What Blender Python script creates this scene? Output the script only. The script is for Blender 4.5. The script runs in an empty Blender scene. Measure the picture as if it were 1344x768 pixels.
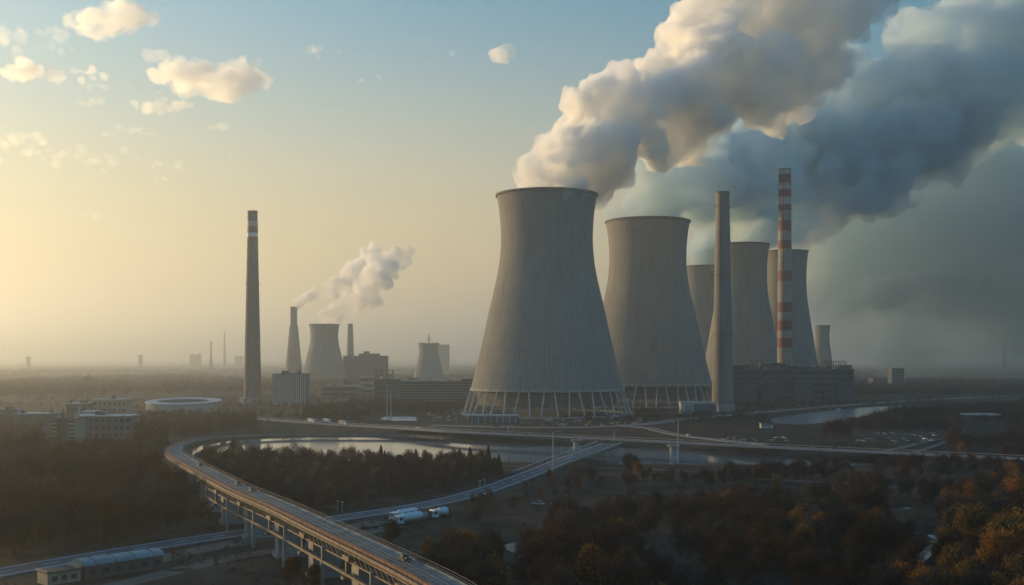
import bpy, math, random
import numpy as np
from mathutils import Vector, Matrix
S = bpy.context.scene
COL = S.collection
F = 1441.0                       # focal length in photograph pixels, horizon on row 472, eye 50 m up
def W(px, py, Y): return Vector(((px-672)/F*Y, Y, 50-(py-472)/F*Y))
def G(px, py, z=0.0):
    Y = (50-z)*F/(py-472); return Vector(((px-672)/F*Y, Y, z))

# ------------------------------------------------------------------ camera, sky, sun, exposure
cam = bpy.data.cameras.new('camera'); co = bpy.data.objects.new('camera', cam); COL.objects.link(co); S.camera = co
co.location = (0, 0, 50); co.rotation_euler = (math.radians(90), 0, 0)
cam.sensor_width = 36; cam.lens = 36*F/1344; cam.shift_y = 88/1344; cam.clip_start = 1; cam.clip_end = 90000
AZ = math.radians(-60); EL = math.radians(6)
world = bpy.data.worlds.new('World'); S.world = world; world.use_nodes = True
nt = world.node_tree; bg = nt.nodes['Background']; sk = nt.nodes.new('ShaderNodeTexSky'); sk.sky_type = 'NISHITA'
sk.sun_disc = False; sk.sun_elevation = EL; sk.sun_rotation = AZ; sk.dust_density = 1.2; sk.ozone_density = 4.5; sk.air_density = 1.4
tn = nt.nodes.new('ShaderNodeMix'); tn.data_type = 'RGBA'; tn.blend_type = 'MULTIPLY'; tn.inputs['Factor'].default_value = 1; tn.inputs['B'].default_value = (.91, 1.09, .97, 1)
nt.links.new(sk.outputs[0], tn.inputs['A']); 
tcw = nt.nodes.new('ShaderNodeTexCoord'); sx = nt.nodes.new('ShaderNodeSeparateXYZ'); nt.links.new(tcw.outputs['Generated'], sx.inputs[0])
dt = nt.nodes.new('ShaderNodeVectorMath'); dt.operation = 'DOT_PRODUCT'; dt.inputs[1].default_value = (math.sin(AZ), math.cos(AZ), 0); nt.links.new(tcw.outputs['Generated'], dt.inputs[0])
def wmr(src, a, b, c, d):
    m = nt.nodes.new('ShaderNodeMapRange'); m.interpolation_type = 'SMOOTHSTEP'
    for i, v in enumerate((a, b, c, d)): m.inputs[i+1].default_value = v
    nt.links.new(src, m.inputs[0]); return m.outputs[0]
# dusty evening glow low on the sun's side of the sky
ga = wmr(dt.outputs['Value'], .0, .55, 0, .95); gz = wmr(sx.outputs['Z'], .0, .34, 1, 0)
gm = nt.nodes.new('ShaderNodeMath'); gm.operation = 'MULTIPLY'; nt.links.new(ga, gm.inputs[0]); nt.links.new(gz, gm.inputs[1])
gl = nt.nodes.new('ShaderNodeMix'); gl.data_type = 'RGBA'; gl.blend_type = 'MIX'; gl.inputs['B'].default_value = (3.4, 2.35, 1.15, 1)
zt = nt.nodes.new('ShaderNodeMix'); zt.data_type = 'RGBA'; zt.blend_type = 'MULTIPLY'; zt.inputs['B'].default_value = (.82, 1.31, 1.60, 1)   # brighter, bluer sky above the view, added to light the ground bluer
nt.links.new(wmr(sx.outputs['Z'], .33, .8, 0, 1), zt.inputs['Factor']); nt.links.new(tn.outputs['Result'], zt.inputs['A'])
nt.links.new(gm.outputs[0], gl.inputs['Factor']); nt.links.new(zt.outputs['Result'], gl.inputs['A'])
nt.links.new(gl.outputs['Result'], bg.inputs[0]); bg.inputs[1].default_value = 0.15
sun = bpy.data.lights.new('sun', 'SUN'); so = bpy.data.objects.new('sun', sun); COL.objects.link(so)
sun.energy = 5.0; sun.angle = math.radians(0.6); sun.color = (1, .67, .32)
sv = Vector((math.sin(AZ)*math.cos(EL), math.cos(AZ)*math.cos(EL), math.sin(EL)))
so.rotation_euler = sv.to_track_quat('Z', 'Y').to_euler()
S.view_settings.view_transform = 'Standard'; S.view_settings.look = 'None'; S.view_settings.gamma = 1
S.view_settings.exposure = 0.88
S.cycles.use_denoising = True; S.cycles.volume_bounces = 14; S.cycles.max_bounces = 16

# ------------------------------------------------------------------ materials
def new_mat(name):
    m = bpy.data.materials.new(name); m.use_nodes = True; return m, m.node_tree, m.node_tree.nodes['Principled BSDF']
def noise_mat(name, cols, scale=1.0, rough=.85, metal=0, bump=0, bscale=None, detail=6, stretch=(1,1,1), coord='Object', spec=.3):
    m, n, b = new_mat(name)
    tc = n.nodes.new('ShaderNodeTexCoord'); mp = n.nodes.new('ShaderNodeMapping'); mp.inputs['Scale'].default_value = stretch
    n.links.new(tc.outputs[coord], mp.inputs[0])
    t = n.nodes.new('ShaderNodeTexNoise'); t.inputs['Scale'].default_value = scale; t.inputs['Detail'].default_value = detail
    t.inputs['Roughness'].default_value = .62
    n.links.new(mp.outputs[0], t.inputs[0])
    r = n.nodes.new('ShaderNodeValToRGB'); e = r.color_ramp.elements
    k = len(cols)
    pos = [.3 + .4*i/(k-1) for i in range(k)] if k > 1 else [.5]
    while len(e) < k: e.new(.5)
    for i, c in enumerate(cols): e[i].position = pos[i]; e[i].color = (*c, 1)
    n.links.new(t.outputs[0], r.inputs[0]); n.links.new(r.outputs[0], b.inputs['Base Color'])
    b.inputs['Roughness'].default_value = rough; b.inputs['Metallic'].default_value = metal
    b.inputs['Specular IOR Level'].default_value = spec
    if bump:
        t2 = n.nodes.new('ShaderNodeTexNoise'); t2.inputs['Scale'].default_value = bscale or scale*4; t2.inputs['Detail'].default_value = 5
        n.links.new(mp.outputs[0], t2.inputs[0])
        bp = n.nodes.new('ShaderNodeBump'); bp.inputs['Strength'].default_value = bump; bp.inputs['Distance'].default_value = .3
        n.links.new(t2.outputs[0], bp.inputs['Height']); n.links.new(bp.outputs[0], b.inputs['Normal'])
    return m
def c3(a, k=1.0): return tuple(x*k for x in a)
def shell_mat(name, base, nu, nv, dark=.72):
    """board marked concrete: UV grid of lift lines and ribs, vertical stains"""
    m, n, b = new_mat(name); L = n.links.new
    uv = n.nodes.new('ShaderNodeUVMap'); uv.uv_map = 'UVMap'
    br = n.nodes.new('ShaderNodeTexBrick'); br.offset = 0; br.squash = 1
    br.inputs['Scale'].default_value = 1; br.inputs['Brick Width'].default_value = 1/nu; br.inputs['Row Height'].default_value = 1/nv
    br.inputs['Mortar Size'].default_value = .10/nv; br.inputs['Mortar Smooth'].default_value = .4; br.inputs['Bias'].default_value = 0
    br.inputs['Color1'].default_value = (*c3(base, 1.04), 1); br.inputs['Color2'].default_value = (*c3(base, .93), 1)
    br.inputs['Mortar'].default_value = (*c3(base, dark), 1)
    L(uv.outputs[0], br.inputs['Vector'])
    tc = n.nodes.new('ShaderNodeTexCoord'); mp = n.nodes.new('ShaderNodeMapping'); mp.inputs['Scale'].default_value = (1, 1, .3)
    L(tc.outputs['Object'], mp.inputs[0])
    t = n.nodes.new('ShaderNodeTexNoise'); t.inputs['Scale'].default_value = .12; t.inputs['Detail'].default_value = 8; t.inputs['Roughness'].default_value = .65
    L(mp.outputs[0], t.inputs[0])
    mr = n.nodes.new('ShaderNodeMapRange'); mr.inputs[1].default_value = .3; mr.inputs[2].default_value = .7; mr.inputs[3].default_value = .86; mr.inputs[4].default_value = 1.08
    L(t.outputs[0], mr.inputs[0])
    mx = n.nodes.new('ShaderNodeMix'); mx.data_type = 'RGBA'; mx.blend_type = 'MULTIPLY'; mx.inputs['Factor'].default_value = 1
    L(br.outputs['Color'], mx.inputs['A']); L(mr.outputs[0], mx.inputs['B']); 
    mp2 = n.nodes.new('ShaderNodeMapping'); mp2.inputs['Scale'].default_value = (1, 1, .03); L(tc.outputs['Object'], mp2.inputs[0])
    t2 = n.nodes.new('ShaderNodeTexNoise'); t2.inputs['Scale'].default_value = .22; t2.inputs['Detail'].default_value = 6; L(mp2.outputs[0], t2.inputs[0])
    m2 = n.nodes.new('ShaderNodeMapRange'); m2.inputs[1].default_value = .5; m2.inputs[2].default_value = .72; m2.inputs[3].default_value = 1; m2.inputs[4].default_value = .80; L(t2.outputs[0], m2.inputs[0])
    mx2 = n.nodes.new('ShaderNodeMix'); mx2.data_type = 'RGBA'; mx2.blend_type = 'MULTIPLY'; mx2.inputs['Factor'].default_value = 1
    L(mx.outputs['Result'], mx2.inputs['A']); L(m2.outputs[0], mx2.inputs['B']); L(mx2.outputs['Result'], b.inputs['Base Color'])
    bp = n.nodes.new('ShaderNodeBump'); bp.inputs['Strength'].default_value = .5; bp.inputs['Distance'].default_value = .25; bp.invert = True
    L(br.outputs['Fac'], bp.inputs['Height']); L(bp.outputs[0], b.inputs['Normal'])
    b.inputs['Roughness'].default_value = .9; b.inputs['Specular IOR Level'].default_value = .2
    return m
M = {}
M['shell'] = shell_mat('tower_concrete', (.255, .245, .22), 104, 62, .80)
M['concrete'] = noise_mat('concrete', [(.20,.19,.17), (.30,.285,.26), (.38,.36,.33)], .25, bump=.3)
M['pale_concrete'] = noise_mat('pale_concrete', [(.34,.33,.31), (.46,.45,.42)], .3)
M['dark_concrete'] = noise_mat('dark_concrete', [(.09,.09,.09), (.14,.135,.13)], .2)
M['stack'] = noise_mat('stack_concrete', [(.15,.14,.125), (.20,.185,.165), (.24,.22,.20)], .12, stretch=(1,1,.15), bump=.2, bscale=1)
M['stack_dark'] = noise_mat('sooty_concrete', [(.10,.10,.10), (.15,.145,.14)], .3, stretch=(1,1,.2))
M['red'] = noise_mat('faded_red_paint', [(.13,.038,.038), (.20,.052,.05)], .25, stretch=(1,1,.3), rough=.7)
M['white'] = noise_mat('weathered_white_paint', [(.30,.30,.29), (.44,.44,.42)], .25, stretch=(1,1,.3), rough=.7)
M['bright_white'] = noise_mat('white_band_paint', [(.62,.61,.58), (.8,.79,.76)], .25, rough=.7)
M['grey_band'] = noise_mat('worn_grey_paint', [(.20,.19,.18), (.30,.28,.26)], .25, stretch=(1,1,.3), rough=.8)
M['steel'] = noise_mat('dark_steel', [(.06,.065,.07), (.11,.11,.115)], .6, rough=.6, metal=.3)
M['rust'] = noise_mat('rusty_steel', [(.14,.045,.022), (.28,.10,.045), (.38,.17,.08)], .35, rough=.8, bump=.3)
M['brown_steel'] = noise_mat('brown_steel', [(.13,.09,.06), (.26,.19,.13)], .5, rough=.7)
M['deck'] = noise_mat('frosted_deck', [(.105,.115,.11), (.18,.195,.185), (.28,.30,.28)], .22, rough=.9, spec=.1, bump=.4, bscale=2)
M['asphalt'] = noise_mat('asphalt', [(.06,.065,.07), (.085,.09,.095), (.11,.115,.12)], .08, rough=.8, bump=.15, bscale=3, spec=.25)
M['old_asphalt'] = noise_mat('old_asphalt', [(.12,.11,.10), (.17,.155,.14)], .08, rough=.7)
M['shoulder'] = noise_mat('pale_shoulder', [(.13,.135,.13), (.22,.225,.22)], .12, rough=.8)
M['marking'] = noise_mat('road_paint', [(.55,.55,.53), (.8,.8,.78)], .6, rough=.7)
M['dirt'] = noise_mat('packed_dirt', [(.07,.055,.042), (.12,.095,.07), (.16,.13,.10)], .06, rough=.95, bump=.4, bscale=1)
M['hall'] = noise_mat('dark_cladding', [(.055,.06,.07), (.09,.095,.105)], .08, stretch=(1,1,2), rough=.7)
M['cladding'] = noise_mat('grey_cladding', [(.095,.10,.105), (.14,.145,.15)], .12, rough=.7)
M['pale_wall'] = noise_mat('pale_wall', [(.38,.39,.37), (.52,.52,.49)], .15, rough=.85)
M['tan_wall'] = noise_mat('tan_wall', [(.28,.23,.18), (.38,.32,.25)], .15, rough=.85)
M['roof_pale'] = noise_mat('pale_roof', [(.26,.29,.29), (.42,.45,.45)], .15, rough=.6)
M['roof_teal'] = noise_mat('pale_teal_roof', [(.11,.17,.175), (.17,.24,.24), (.22,.29,.285)], .25, rough=.55, bump=.2, bscale=2)
M['roof_dark'] = noise_mat('tar_roof', [(.06,.06,.06), (.10,.10,.10)], .2)
M['glass'] = noise_mat('window_glass', [(.02,.025,.03), (.04,.05,.06)], .5, rough=.15, spec=.6)
M['tank'] = noise_mat('tank_paint', [(.55,.60,.60), (.78,.82,.82)], .5, rough=.3, spec=.6)
M['blue'] = noise_mat('blue_paint', [(.10,.18,.26), (.16,.26,.36)], .5, rough=.5)
M['black'] = noise_mat('rubber', [(.015,.015,.015), (.03,.03,.03)], 2, rough=.9)
M['bark'] = noise_mat('bark', [(.05,.04,.03), (.11,.09,.075)], 1.5, rough=.95)
M['trunk_grey'] = noise_mat('pale_bark', [(.14,.13,.12), (.30,.28,.26)], 1.5, rough=.95)
def leaf_mat(name, a, b_, tr=.25):
    m, n, b = new_mat(name); L = n.links.new
    g = n.nodes.new('ShaderNodeNewGeometry'); t = n.nodes.new('ShaderNodeTexNoise'); t.inputs['Scale'].default_value = .16; t.inputs['Detail'].default_value = 5
    L(g.outputs['Position'], t.inputs[0])
    ri = n.nodes.new('ShaderNodeObjectInfo'); ad = n.nodes.new('ShaderNodeMath'); ad.operation = 'MULTIPLY_ADD'
    ad.inputs[1].default_value = .5; L(ri.outputs['Random'], ad.inputs[0]); 
    mr = n.nodes.new('ShaderNodeMapRange'); mr.inputs[1].default_value = .32; mr.inputs[2].default_value = .68; mr.inputs[3].default_value = -.1; mr.inputs[4].default_value = .75
    L(t.outputs[0], mr.inputs[0]); L(mr.outputs[0], ad.inputs[2])
    mx = n.nodes.new('ShaderNodeMix'); mx.data_type = 'RGBA'; mx.inputs['A'].default_value = (*c3(a, .7), 1); mx.inputs['B'].default_value = (*c3(b_, .7), 1)
    L(ad.outputs[0], mx.inputs['Factor']); L(mx.outputs['Result'], b.inputs['Base Color'])
    b.inputs['Roughness'].default_value = .9; b.inputs['Specular IOR Level'].default_value = .1
    tl = n.nodes.new('ShaderNodeBsdfTranslucent'); L(mx.outputs['Result'], tl.inputs[0])
    ms = n.nodes.new('ShaderNodeMixShader'); ms.inputs[0].default_value = tr
    L(b.outputs[0], ms.inputs[1]); L(tl.outputs[0], ms.inputs[2]); L(ms.outputs[0], n.nodes['Material Output'].inputs[0])
    return m
M['x'] = None; del M['x']
LEAF = [leaf_mat('bare_twigs', (.034,.033,.034), (.062,.048,.042)),
        leaf_mat('russet_leaves', (.065,.034,.020), (.115,.055,.024)),
        leaf_mat('maroon_twigs', (.050,.028,.026), (.080,.042,.034)),
        leaf_mat('orange_leaves', (.30,.125,.022), (.42,.19,.035)),
        leaf_mat('olive_gold_leaves', (.16,.098,.026), (.27,.155,.034)),
        leaf_mat('dark_needles', (.018,.026,.020), (.035,.045,.030)),
        leaf_mat('pale_twigs', (.085,.075,.068), (.13,.11,.095))]
def vol_mat(name, c, d, g, noise=None):
    m = bpy.data.materials.new(name); m.use_nodes = True; n = m.node_tree; n.nodes.clear()
    o = n.nodes.new('ShaderNodeOutputMaterial'); v = n.nodes.new('ShaderNodeVolumePrincipled')
    v.inputs['Color'].default_value = (*c, 1); v.inputs['Density'].default_value = d; v.inputs['Anisotropy'].default_value = g
    n.links.new(v.outputs[0], o.inputs['Volume'])
    if noise:
        x0, x1, d0, d1, sc = noise; g = n.nodes.new('ShaderNodeTexCoord'); sp = n.nodes.new('ShaderNodeSeparateXYZ'); n.links.new(g.outputs['Object'], sp.inputs[0])
        mr = n.nodes.new('ShaderNodeMapRange'); n.links.new(sp.outputs['X'], mr.inputs[0])
        for i, q in enumerate((x0, x1, d0, d1)): mr.inputs[i+1].default_value = q
        t = n.nodes.new('ShaderNodeTexNoise'); t.inputs['Scale'].default_value = sc; t.inputs['Detail'].default_value = 5; t.inputs['Roughness'].default_value = .6; n.links.new(g.outputs['Object'], t.inputs[0])
        r = n.nodes.new('ShaderNodeMapRange'); r.inputs[1].default_value = .38; r.inputs[2].default_value = .62; r.inputs[3].default_value = .12; r.inputs[4].default_value = 1.6; n.links.new(t.outputs[0], r.inputs[0])
        k = n.nodes.new('ShaderNodeMath'); k.operation = 'MULTIPLY'; n.links.new(mr.outputs[0], k.inputs[0]); n.links.new(r.outputs[0], k.inputs[1]); n.links.new(k.outputs[0], v.inputs['Density'])
        m.cycles.volume_step_rate = .12
    return m
def water_mat(name, col, wave):
    m, n, b = new_mat(name); L = n.links.new
    b.inputs['Base Color'].default_value = (*col, 1); b.inputs['Roughness'].default_value = .06; b.inputs['IOR'].default_value = 1.33
    b.inputs['Specular IOR Level'].default_value = .6
    tc = n.nodes.new('ShaderNodeTexCoord'); t = n.nodes.new('ShaderNodeTexNoise'); t.inputs['Scale'].default_value = .35; t.inputs['Detail'].default_value = 4
    L(tc.outputs['Object'], t.inputs[0]); bp = n.nodes.new('ShaderNodeBump'); bp.inputs['Strength'].default_value = wave; bp.inputs['Distance'].default_value = .12
    L(t.outputs[0], bp.inputs['Height']); L(bp.outputs[0], b.inputs['Normal'])
    return m
M['water'] = water_mat('river_water', (.11,.15,.16), .10)
M['pale_pond'] = noise_mat('pale_pond_surface', [(.36,.38,.36), (.58,.60,.56)], .3, rough=.25, spec=.6)  # pond surface with a pale base colour
M['turbid'] = noise_mat('turbid_water', [(.13,.17,.18), (.17,.21,.22)], .05, rough=.2, spec=.6)

def ground_mat():
    m, n, b = new_mat('ground_cover'); L = n.links.new
    g = n.nodes.new('ShaderNodeNewGeometry')
    def nz(scale, detail=6, rough=.6):
        t = n.nodes.new('ShaderNodeTexNoise'); t.inputs['Scale'].default_value = scale; t.inputs['Detail'].default_value = detail; t.inputs['Roughness'].default_value = rough
        L(g.outputs['Position'], t.inputs[0]); return t
    def ramp(src, stops):
        r = n.nodes.new('ShaderNodeValToRGB'); e = r.color_ramp.elements
        while len(e) < len(stops): e.new(.5)
        for i, (p, c) in enumerate(stops): e[i].position = p; e[i].color = (*c, 1)
        L(src, r.inputs[0]); return r
    big = ramp(nz(.006, 8, .65).outputs[0], [(.36, (.035,.030,.022)), (.47, (.065,.052,.038)), (.56, (.045,.045,.030)), (.66, (.11,.085,.06))])
    mid = ramp(nz(.05, 8, .7).outputs[0], [(.36, (.40,.40,.42)), (.5, (1,1,1)), (.64, (1.8,1.6,1.45))])
    fine = ramp(nz(.8, 4, .7).outputs[0], [(.3, (.6,.6,.6)), (.7, (1.35,1.35,1.35))])
    # far plain: fields and woods, patches drawn out
    vo = n.nodes.new('ShaderNodeTexVoronoi'); vo.inputs['Scale'].default_value = .0035; L(g.outputs['Position'], vo.inputs[0])
    fr = ramp(vo.outputs['Color'], [(.2, (.6,.62,.6)), (.8, (1.5,1.4,1.25))])
    x = None
    def mul(a, b2):
        mx = n.nodes.new('ShaderNodeMix'); mx.data_type = 'RGBA'; mx.blend_type = 'MULTIPLY'; mx.inputs['Factor'].default_value = 1
        L(a, mx.inputs['A']); L(b2, mx.inputs['B']); return mx.outputs['Result']
    x = mul(mul(mul(big.outputs[0], mid.outputs[0]), fine.outputs[0]), fr.outputs[0])
    dk = n.nodes.new('ShaderNodeRGB'); dk.outputs[0].default_value = (.74, .77, .82, 1); x = mul(x, dk.outputs[0])
    L(x, b.inputs['Base Color']); b.inputs['Roughness'].default_value = .95; b.inputs['Specular IOR Level'].default_value = .1
    bp = n.nodes.new('ShaderNodeBump'); bp.inputs['Strength'].default_value = .6; bp.inputs['Distance'].default_value = .6
    L(nz(.5, 6, .7).outputs[0], bp.inputs['Height']); L(bp.outputs[0], b.inputs['Normal'])
    return m
M['ground'] = ground_mat()

# ------------------------------------------------------------------ builders
class MB:
    def __init__(s): s.v = []; s.f = []; s.m = []; s.smooth = False
    def add(s, v, f, mi=0):
        o = len(s.v); s.v += [tuple(p) for p in v]; s.f += [tuple(i+o for i in q) for q in f]; s.m += [mi]*len(f); return s
    def box(s, a, b, rz=0, c=(0,0), mi=0):
        v = [Vector((x, y, z)) for x in (a[0], b[0]) for y in (a[1], b[1]) for z in (a[2], b[2])]
        if rz:
            R = Matrix.Rotation(rz, 3, 'Z'); cc = Vector((c[0], c[1], 0)); v = [R @ (p-cc) + cc for p in v]
        return s.add(v, [(0,1,3,2), (4,6,7,5), (0,4,5,1), (2,3,7,6), (0,2,6,4), (1,5,7,3)], mi)
    def tube(s, p, q, r0, r1=None, n=8, cap=True, mi=0):
        p = Vector(p); q = Vector(q); r1 = r0 if r1 is None else r1
        d = (q-p).normalized(); u = d.orthogonal().normalized(); w = d.cross(u)
        v = []
        for c, r in ((p, r0), (q, r1)):
            for i in range(n):
                a = 2*math.pi*i/n; v.append(c+(u*math.cos(a)+w*math.sin(a))*r)
        f = [(i, (i+1) % n, n+(i+1) % n, n+i) for i in range(n)]
        if cap: f += [tuple(range(n-1, -1, -1)), tuple(range(n, 2*n))]
        return s.add(v, f, mi)
    def bar(s, p, q, w, h=None, mi=0):
        """square bar between two points"""
        p = Vector(p); q = Vector(q); h = h or w; d = (q-p).normalized()
        u = d.cross(Vector((0,0,1)));  u = Vector((1,0,0)) if u.length < 1e-3 else u.normalized()
        k = u.cross(d)
        v = [c + u*a*w/2 + k*b*h/2 for c in (p, q) for a, b in ((-1,-1), (1,-1), (1,1), (-1,1))]
        return s.add(v, [(3,2,1,0), (4,5,6,7), (0,1,5,4), (1,2,6,5), (2,3,7,6), (3,0,4,7)], mi)
    def lathe(s, prof, n=48, c=(0,0), mi=0, cap=False):
        v = []; f = []
        for z, r in prof:
            for i in range(n):
                a = 2*math.pi*i/n; v.append((c[0]+r*math.cos(a), c[1]+r*math.sin(a), z))
        for k in range(len(prof)-1):
            for i in range(n):
                j = (i+1) % n; f.append((k*n+i, k*n+j, (k+1)*n+j, (k+1)*n+i))
        if cap: f += [tuple(range((len(prof)-1)*n, len(prof)*n))]
        return s.add(v, f, mi)
    def build(s, name, mats, parent=None, smooth=False, loc=(0,0,0)):
        me = bpy.data.meshes.new(name); me.from_pydata(s.v, [], s.f)
        for m in (mats if isinstance(mats, (list, tuple)) else [mats]): me.materials.append(m)
        me.polygons.foreach_set('material_index', s.m)
        if smooth: me.polygons.foreach_set('use_smooth', [True]*len(s.f))
        o = bpy.data.objects.new(name, me); COL.objects.link(o); o.parent = parent; o.location = loc
        return o
def tag(o, label=None, cat=None, group=None, kind=None):
    if label: o['label'] = label
    if cat: o['category'] = cat
    if group: o['group'] = group
    if kind: o['kind'] = kind
    return o
def thing(name, label, cat, loc, rz=0, group=None):
    o = bpy.data.objects.new(name, None); COL.objects.link(o); o.location = loc; o.rotation_euler.z = rz; o.empty_display_size = 1
    return tag(o, label, cat, group)
def dup(root, loc, label, rz=None, scale=None, skip=()):
    r = root.copy(); COL.objects.link(r); r.location = loc; r['label'] = label
    if rz is not None: r.rotation_euler.z = rz
    if scale: r.scale = scale
    for ch in root.children:
        if ch.name.split('.')[0] in skip: continue
        c = ch.copy(); COL.objects.link(c); c.parent = r
        for g in ch.children:
            d = g.copy(); COL.objects.link(d); d.parent = c
    return r
def spline(pts, step=4.0):
    P = [Vector(p) for p in pts]; P = [P[0]*2-P[1]] + P + [P[-1]*2-P[-2]]; out = []
    for i in range(1, len(P)-2):
        a, b, c, d = P[i-1:i+3]; n = max(2, int((c-b).length/step))
        for k in range(n):
            t = k/n; out.append(.5*((2*b)+(c-a)*t+(2*a-5*b+4*c-d)*t*t+(3*b-a-3*c+d)*t**3))
    out.append(P[-2]); return out
def frames(pts):
    out = []
    for i, p in enumerate(pts):
        d = (pts[min(i+1, len(pts)-1)]-pts[max(i-1, 0)]); d.z = 0; d.normalize(); out.append((p, d, Vector((d.y, -d.x, 0))))
    return out      # point, direction, right-hand side
def ribbon(mb, pts, o0, o1, z0, z1, mi=0):
    """slab following pts from side offset o0 to o1, from z0 to z1 above the line"""
    fr = frames(pts); v = []; f = []
    for p, d, n in fr:
        for o, z in ((o0, z0), (o1, z0), (o1, z1), (o0, z1)): v.append(p+n*o+Vector((0,0,z)))
    for i in range(len(fr)-1):
        a = 4*i; b = a+4
        f += [(a+3, a+2, b+2, b+3), (a+1, a, b, b+1), (a, a+3, b+3, b), (a+2, a+1, b+1, b+2)]
    e = 4*(len(fr)-1); f += [(0,1,2,3), (e+3, e+2, e+1, e)]
    mb.add(v, f, mi)

# ------------------------------------------------------------------ lines of the roads and shores
VIA = spline([G(652,812,12.2), G(592,768,12), G(508,726,12), G(432,691,12), G(376,665,12), G(323,643,12), G(280,621.5,12), G(250,606,11.6), G(233,595,10.8),
              G(233,588.5,9.8), G(240,583.5,8.2), G(252,578.8,5.6), G(271,575,3.4), G(300,572.3,2), G(350,570.6,1.6), G(430,569.8,1.4), G(520,571,1.2), G(585,575,1.0)], 3.0)
HWY = spline([G(150,541.5,.6), G(240,545,.6), G(330,549.5,.9), G(440,557,1.6), G(520,561.5,3), G(600,566.5,4.5), G(757,574,4.5), G(900,581,4.5), G(1000,586,4.5), G(1150,593,4.5), G(1344,602,4.5), G(1500,608,4.5), G(1750,617,4.5)], 6.0)
ROAD = spline([G(-60,764,.2), G(0,751,.2), G(120,730,.2), G(230,712,.2), G(330,697,.2), G(450,679,.2), G(560,662,.2), G(630,645,.3), G(690,624,.8), G(740,604,2.6), G(800,582,4.3)], 4.0)
PLANT = spline([G(566,558,.3), G(640,560,.3), G(740,561,.3), G(830,558,.3), G(900,550,.3), G(970,543.5,.3), G(1040,537.5,.3), G(1120,531,.3), G(1230,524,.3), G(1400,516,.3)], 8.0)
RAMP = spline([G(820,559.5,.35), G(850,561.5,.5), G(868,566,1.2), G(900,572,2.5), G(960,579,4), G(1010,583.5,4.4)], 5.0)
SHORE = [G(246,600,-1), G(262,606,-1), G(400,606,-1), G(560,606,-1), G(655,607,-1), G(720,609,-1), G(850,611,-1), G(960,612,-1), G(1060,613.5,-1), G(1120,613.5,-1), G(1190,611,-1),
         G(1100,603,-1), G(1000,597,-1), G(860,588.5,-1), G(760,583.5,-1), G(680,581.5,-1), G(620,578.5,-1), G(560,573.8,-1), G(480,573,-1), G(400,573,-1), G(345,574.5,-1), G(305,576.5,-1), G(272,581,-1), G(252,589,-1)]
CHAN = [G(1185,532.5,-1), G(1140,534,-1), G(1095,538,-1), G(1050,543,-1), G(1010,550,-1), G(1015,556,-1), G(1045,559,-1), G(1085,556,-1), G(1130,547,-1), G(1190,538,-1)]
POND = [G(497,551.5,-1), G(503,547,-1), G(530,546.5,-1), G(547,547,-1), G(548,553,-1), G(520,553.5,-1)]
CREEK = [G(1197,744,-1), G(1198,728,-1), G(1213,719,-1), G(1222,707,-1), G(1212,702,-1), G(1224,699,-1), G(1234,704,-1), G(1233,719,-1), G(1222,732,-1), G(1206,746,-1)]
POOL = [G(658,716,-1), G(666,711,-1), G(682,710,-1), G(686,718,-1), G(678,730,-1), G(668,729,-1)]
PUDD = [G(1170,667,-1), G(1195,664,-1), G(1203,668,-1), G(1185,671,-1)]
POLYS = [SHORE, CHAN, POND, CREEK, POOL, PUDD]

# ------------------------------------------------------------------ terrain, one sheet to the horizon
def grow(a, b, s0, k):
    out = [a]; s = s0
    while out[-1] < b: s *= k; out.append(out[-1]+s)
    return out
xs = np.array(sorted([-x for x in grow(230, 24000, 4, 1.13)[1:]] + list(np.arange(-230, 560, 3.0)) + grow(560, 24000, 4, 1.13)))
ys = np.array([-2900, -1200, -400, 0, 80, 140, 180] + list(np.arange(200, 800, 3.0)) + list(np.arange(800, 1260, 6.0)) + grow(1262, 23500, 8, 1.08))
X, Y = np.meshgrid(xs, ys)
def seg_dist(X, Y, pts, closed=False):
    best = np.full(X.shape, 1e9); zz = np.zeros(X.shape); P = list(pts)
    if closed: P = P+[P[0]]
    for a, b in zip(P, P[1:]):
        dx, dy = b.x-a.x, b.y-a.y; t = np.clip(((X-a.x)*dx+(Y-a.y)*dy)/(dx*dx+dy*dy+1e-9), 0, 1)
        d = np.hypot(X-a.x-t*dx, Y-a.y-t*dy); k = d < best; best = np.where(k, d, best); zz = np.where(k, a.z+(b.z-a.z)*t, zz)
    return best, zz
def inside(X, Y, P):
    r = np.zeros(X.shape, bool); n = len(P)
    for i in range(n):
        a, b = P[i], P[(i+1) % n]
        if a.y == b.y: continue
        r ^= ((a.y > Y) != (b.y > Y)) & (X < (b.x-a.x)*(Y-a.y)/(b.y-a.y)+a.x)
    return r
rng = np.random.default_rng(5)
def vnoise(X, Y, sc, seed):
    r = np.random.default_rng(seed); T = r.random((256, 256)); x = X/sc; y = Y/sc; xi = np.floor(x).astype(int); yi = np.floor(y).astype(int)
    fx = x-xi; fy = y-yi; fx = fx*fx*(3-2*fx); fy = fy*fy*(3-2*fy)
    g = lambda i, j: T[(xi+i) % 256, (yi+j) % 256]
    return (g(0,0)*(1-fx)+g(1,0)*fx)*(1-fy)+(g(0,1)*(1-fx)+g(1,1)*fx)*fy
H = (vnoise(X, Y, 60, 1)-.5)*.5+(vnoise(X, Y, 13, 2)-.5)*.35
fade = np.ones(X.shape)
for line, wid in ((ROAD, 10), (PLANT, 10), (RAMP, 8)):
    d, z = seg_dist(X, Y, line[::2]); k = np.clip((d-wid)/8, 0, 1)
    H = H*k+(z-.25)*(1-k)*(1 if line is not ROAD else 1)
d, z = seg_dist(X, Y, HWY[::2]); k = np.clip((d-9)/9, 0, 1); H = H*k+(z-.5)*(1-k)
low = [p for p in VIA if p.z < 4.2]
d, z = seg_dist(X, Y, low[::2]); k = np.clip((d-5)/6, 0, 1); H = H*k+(z-.6)*(1-k)
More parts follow.
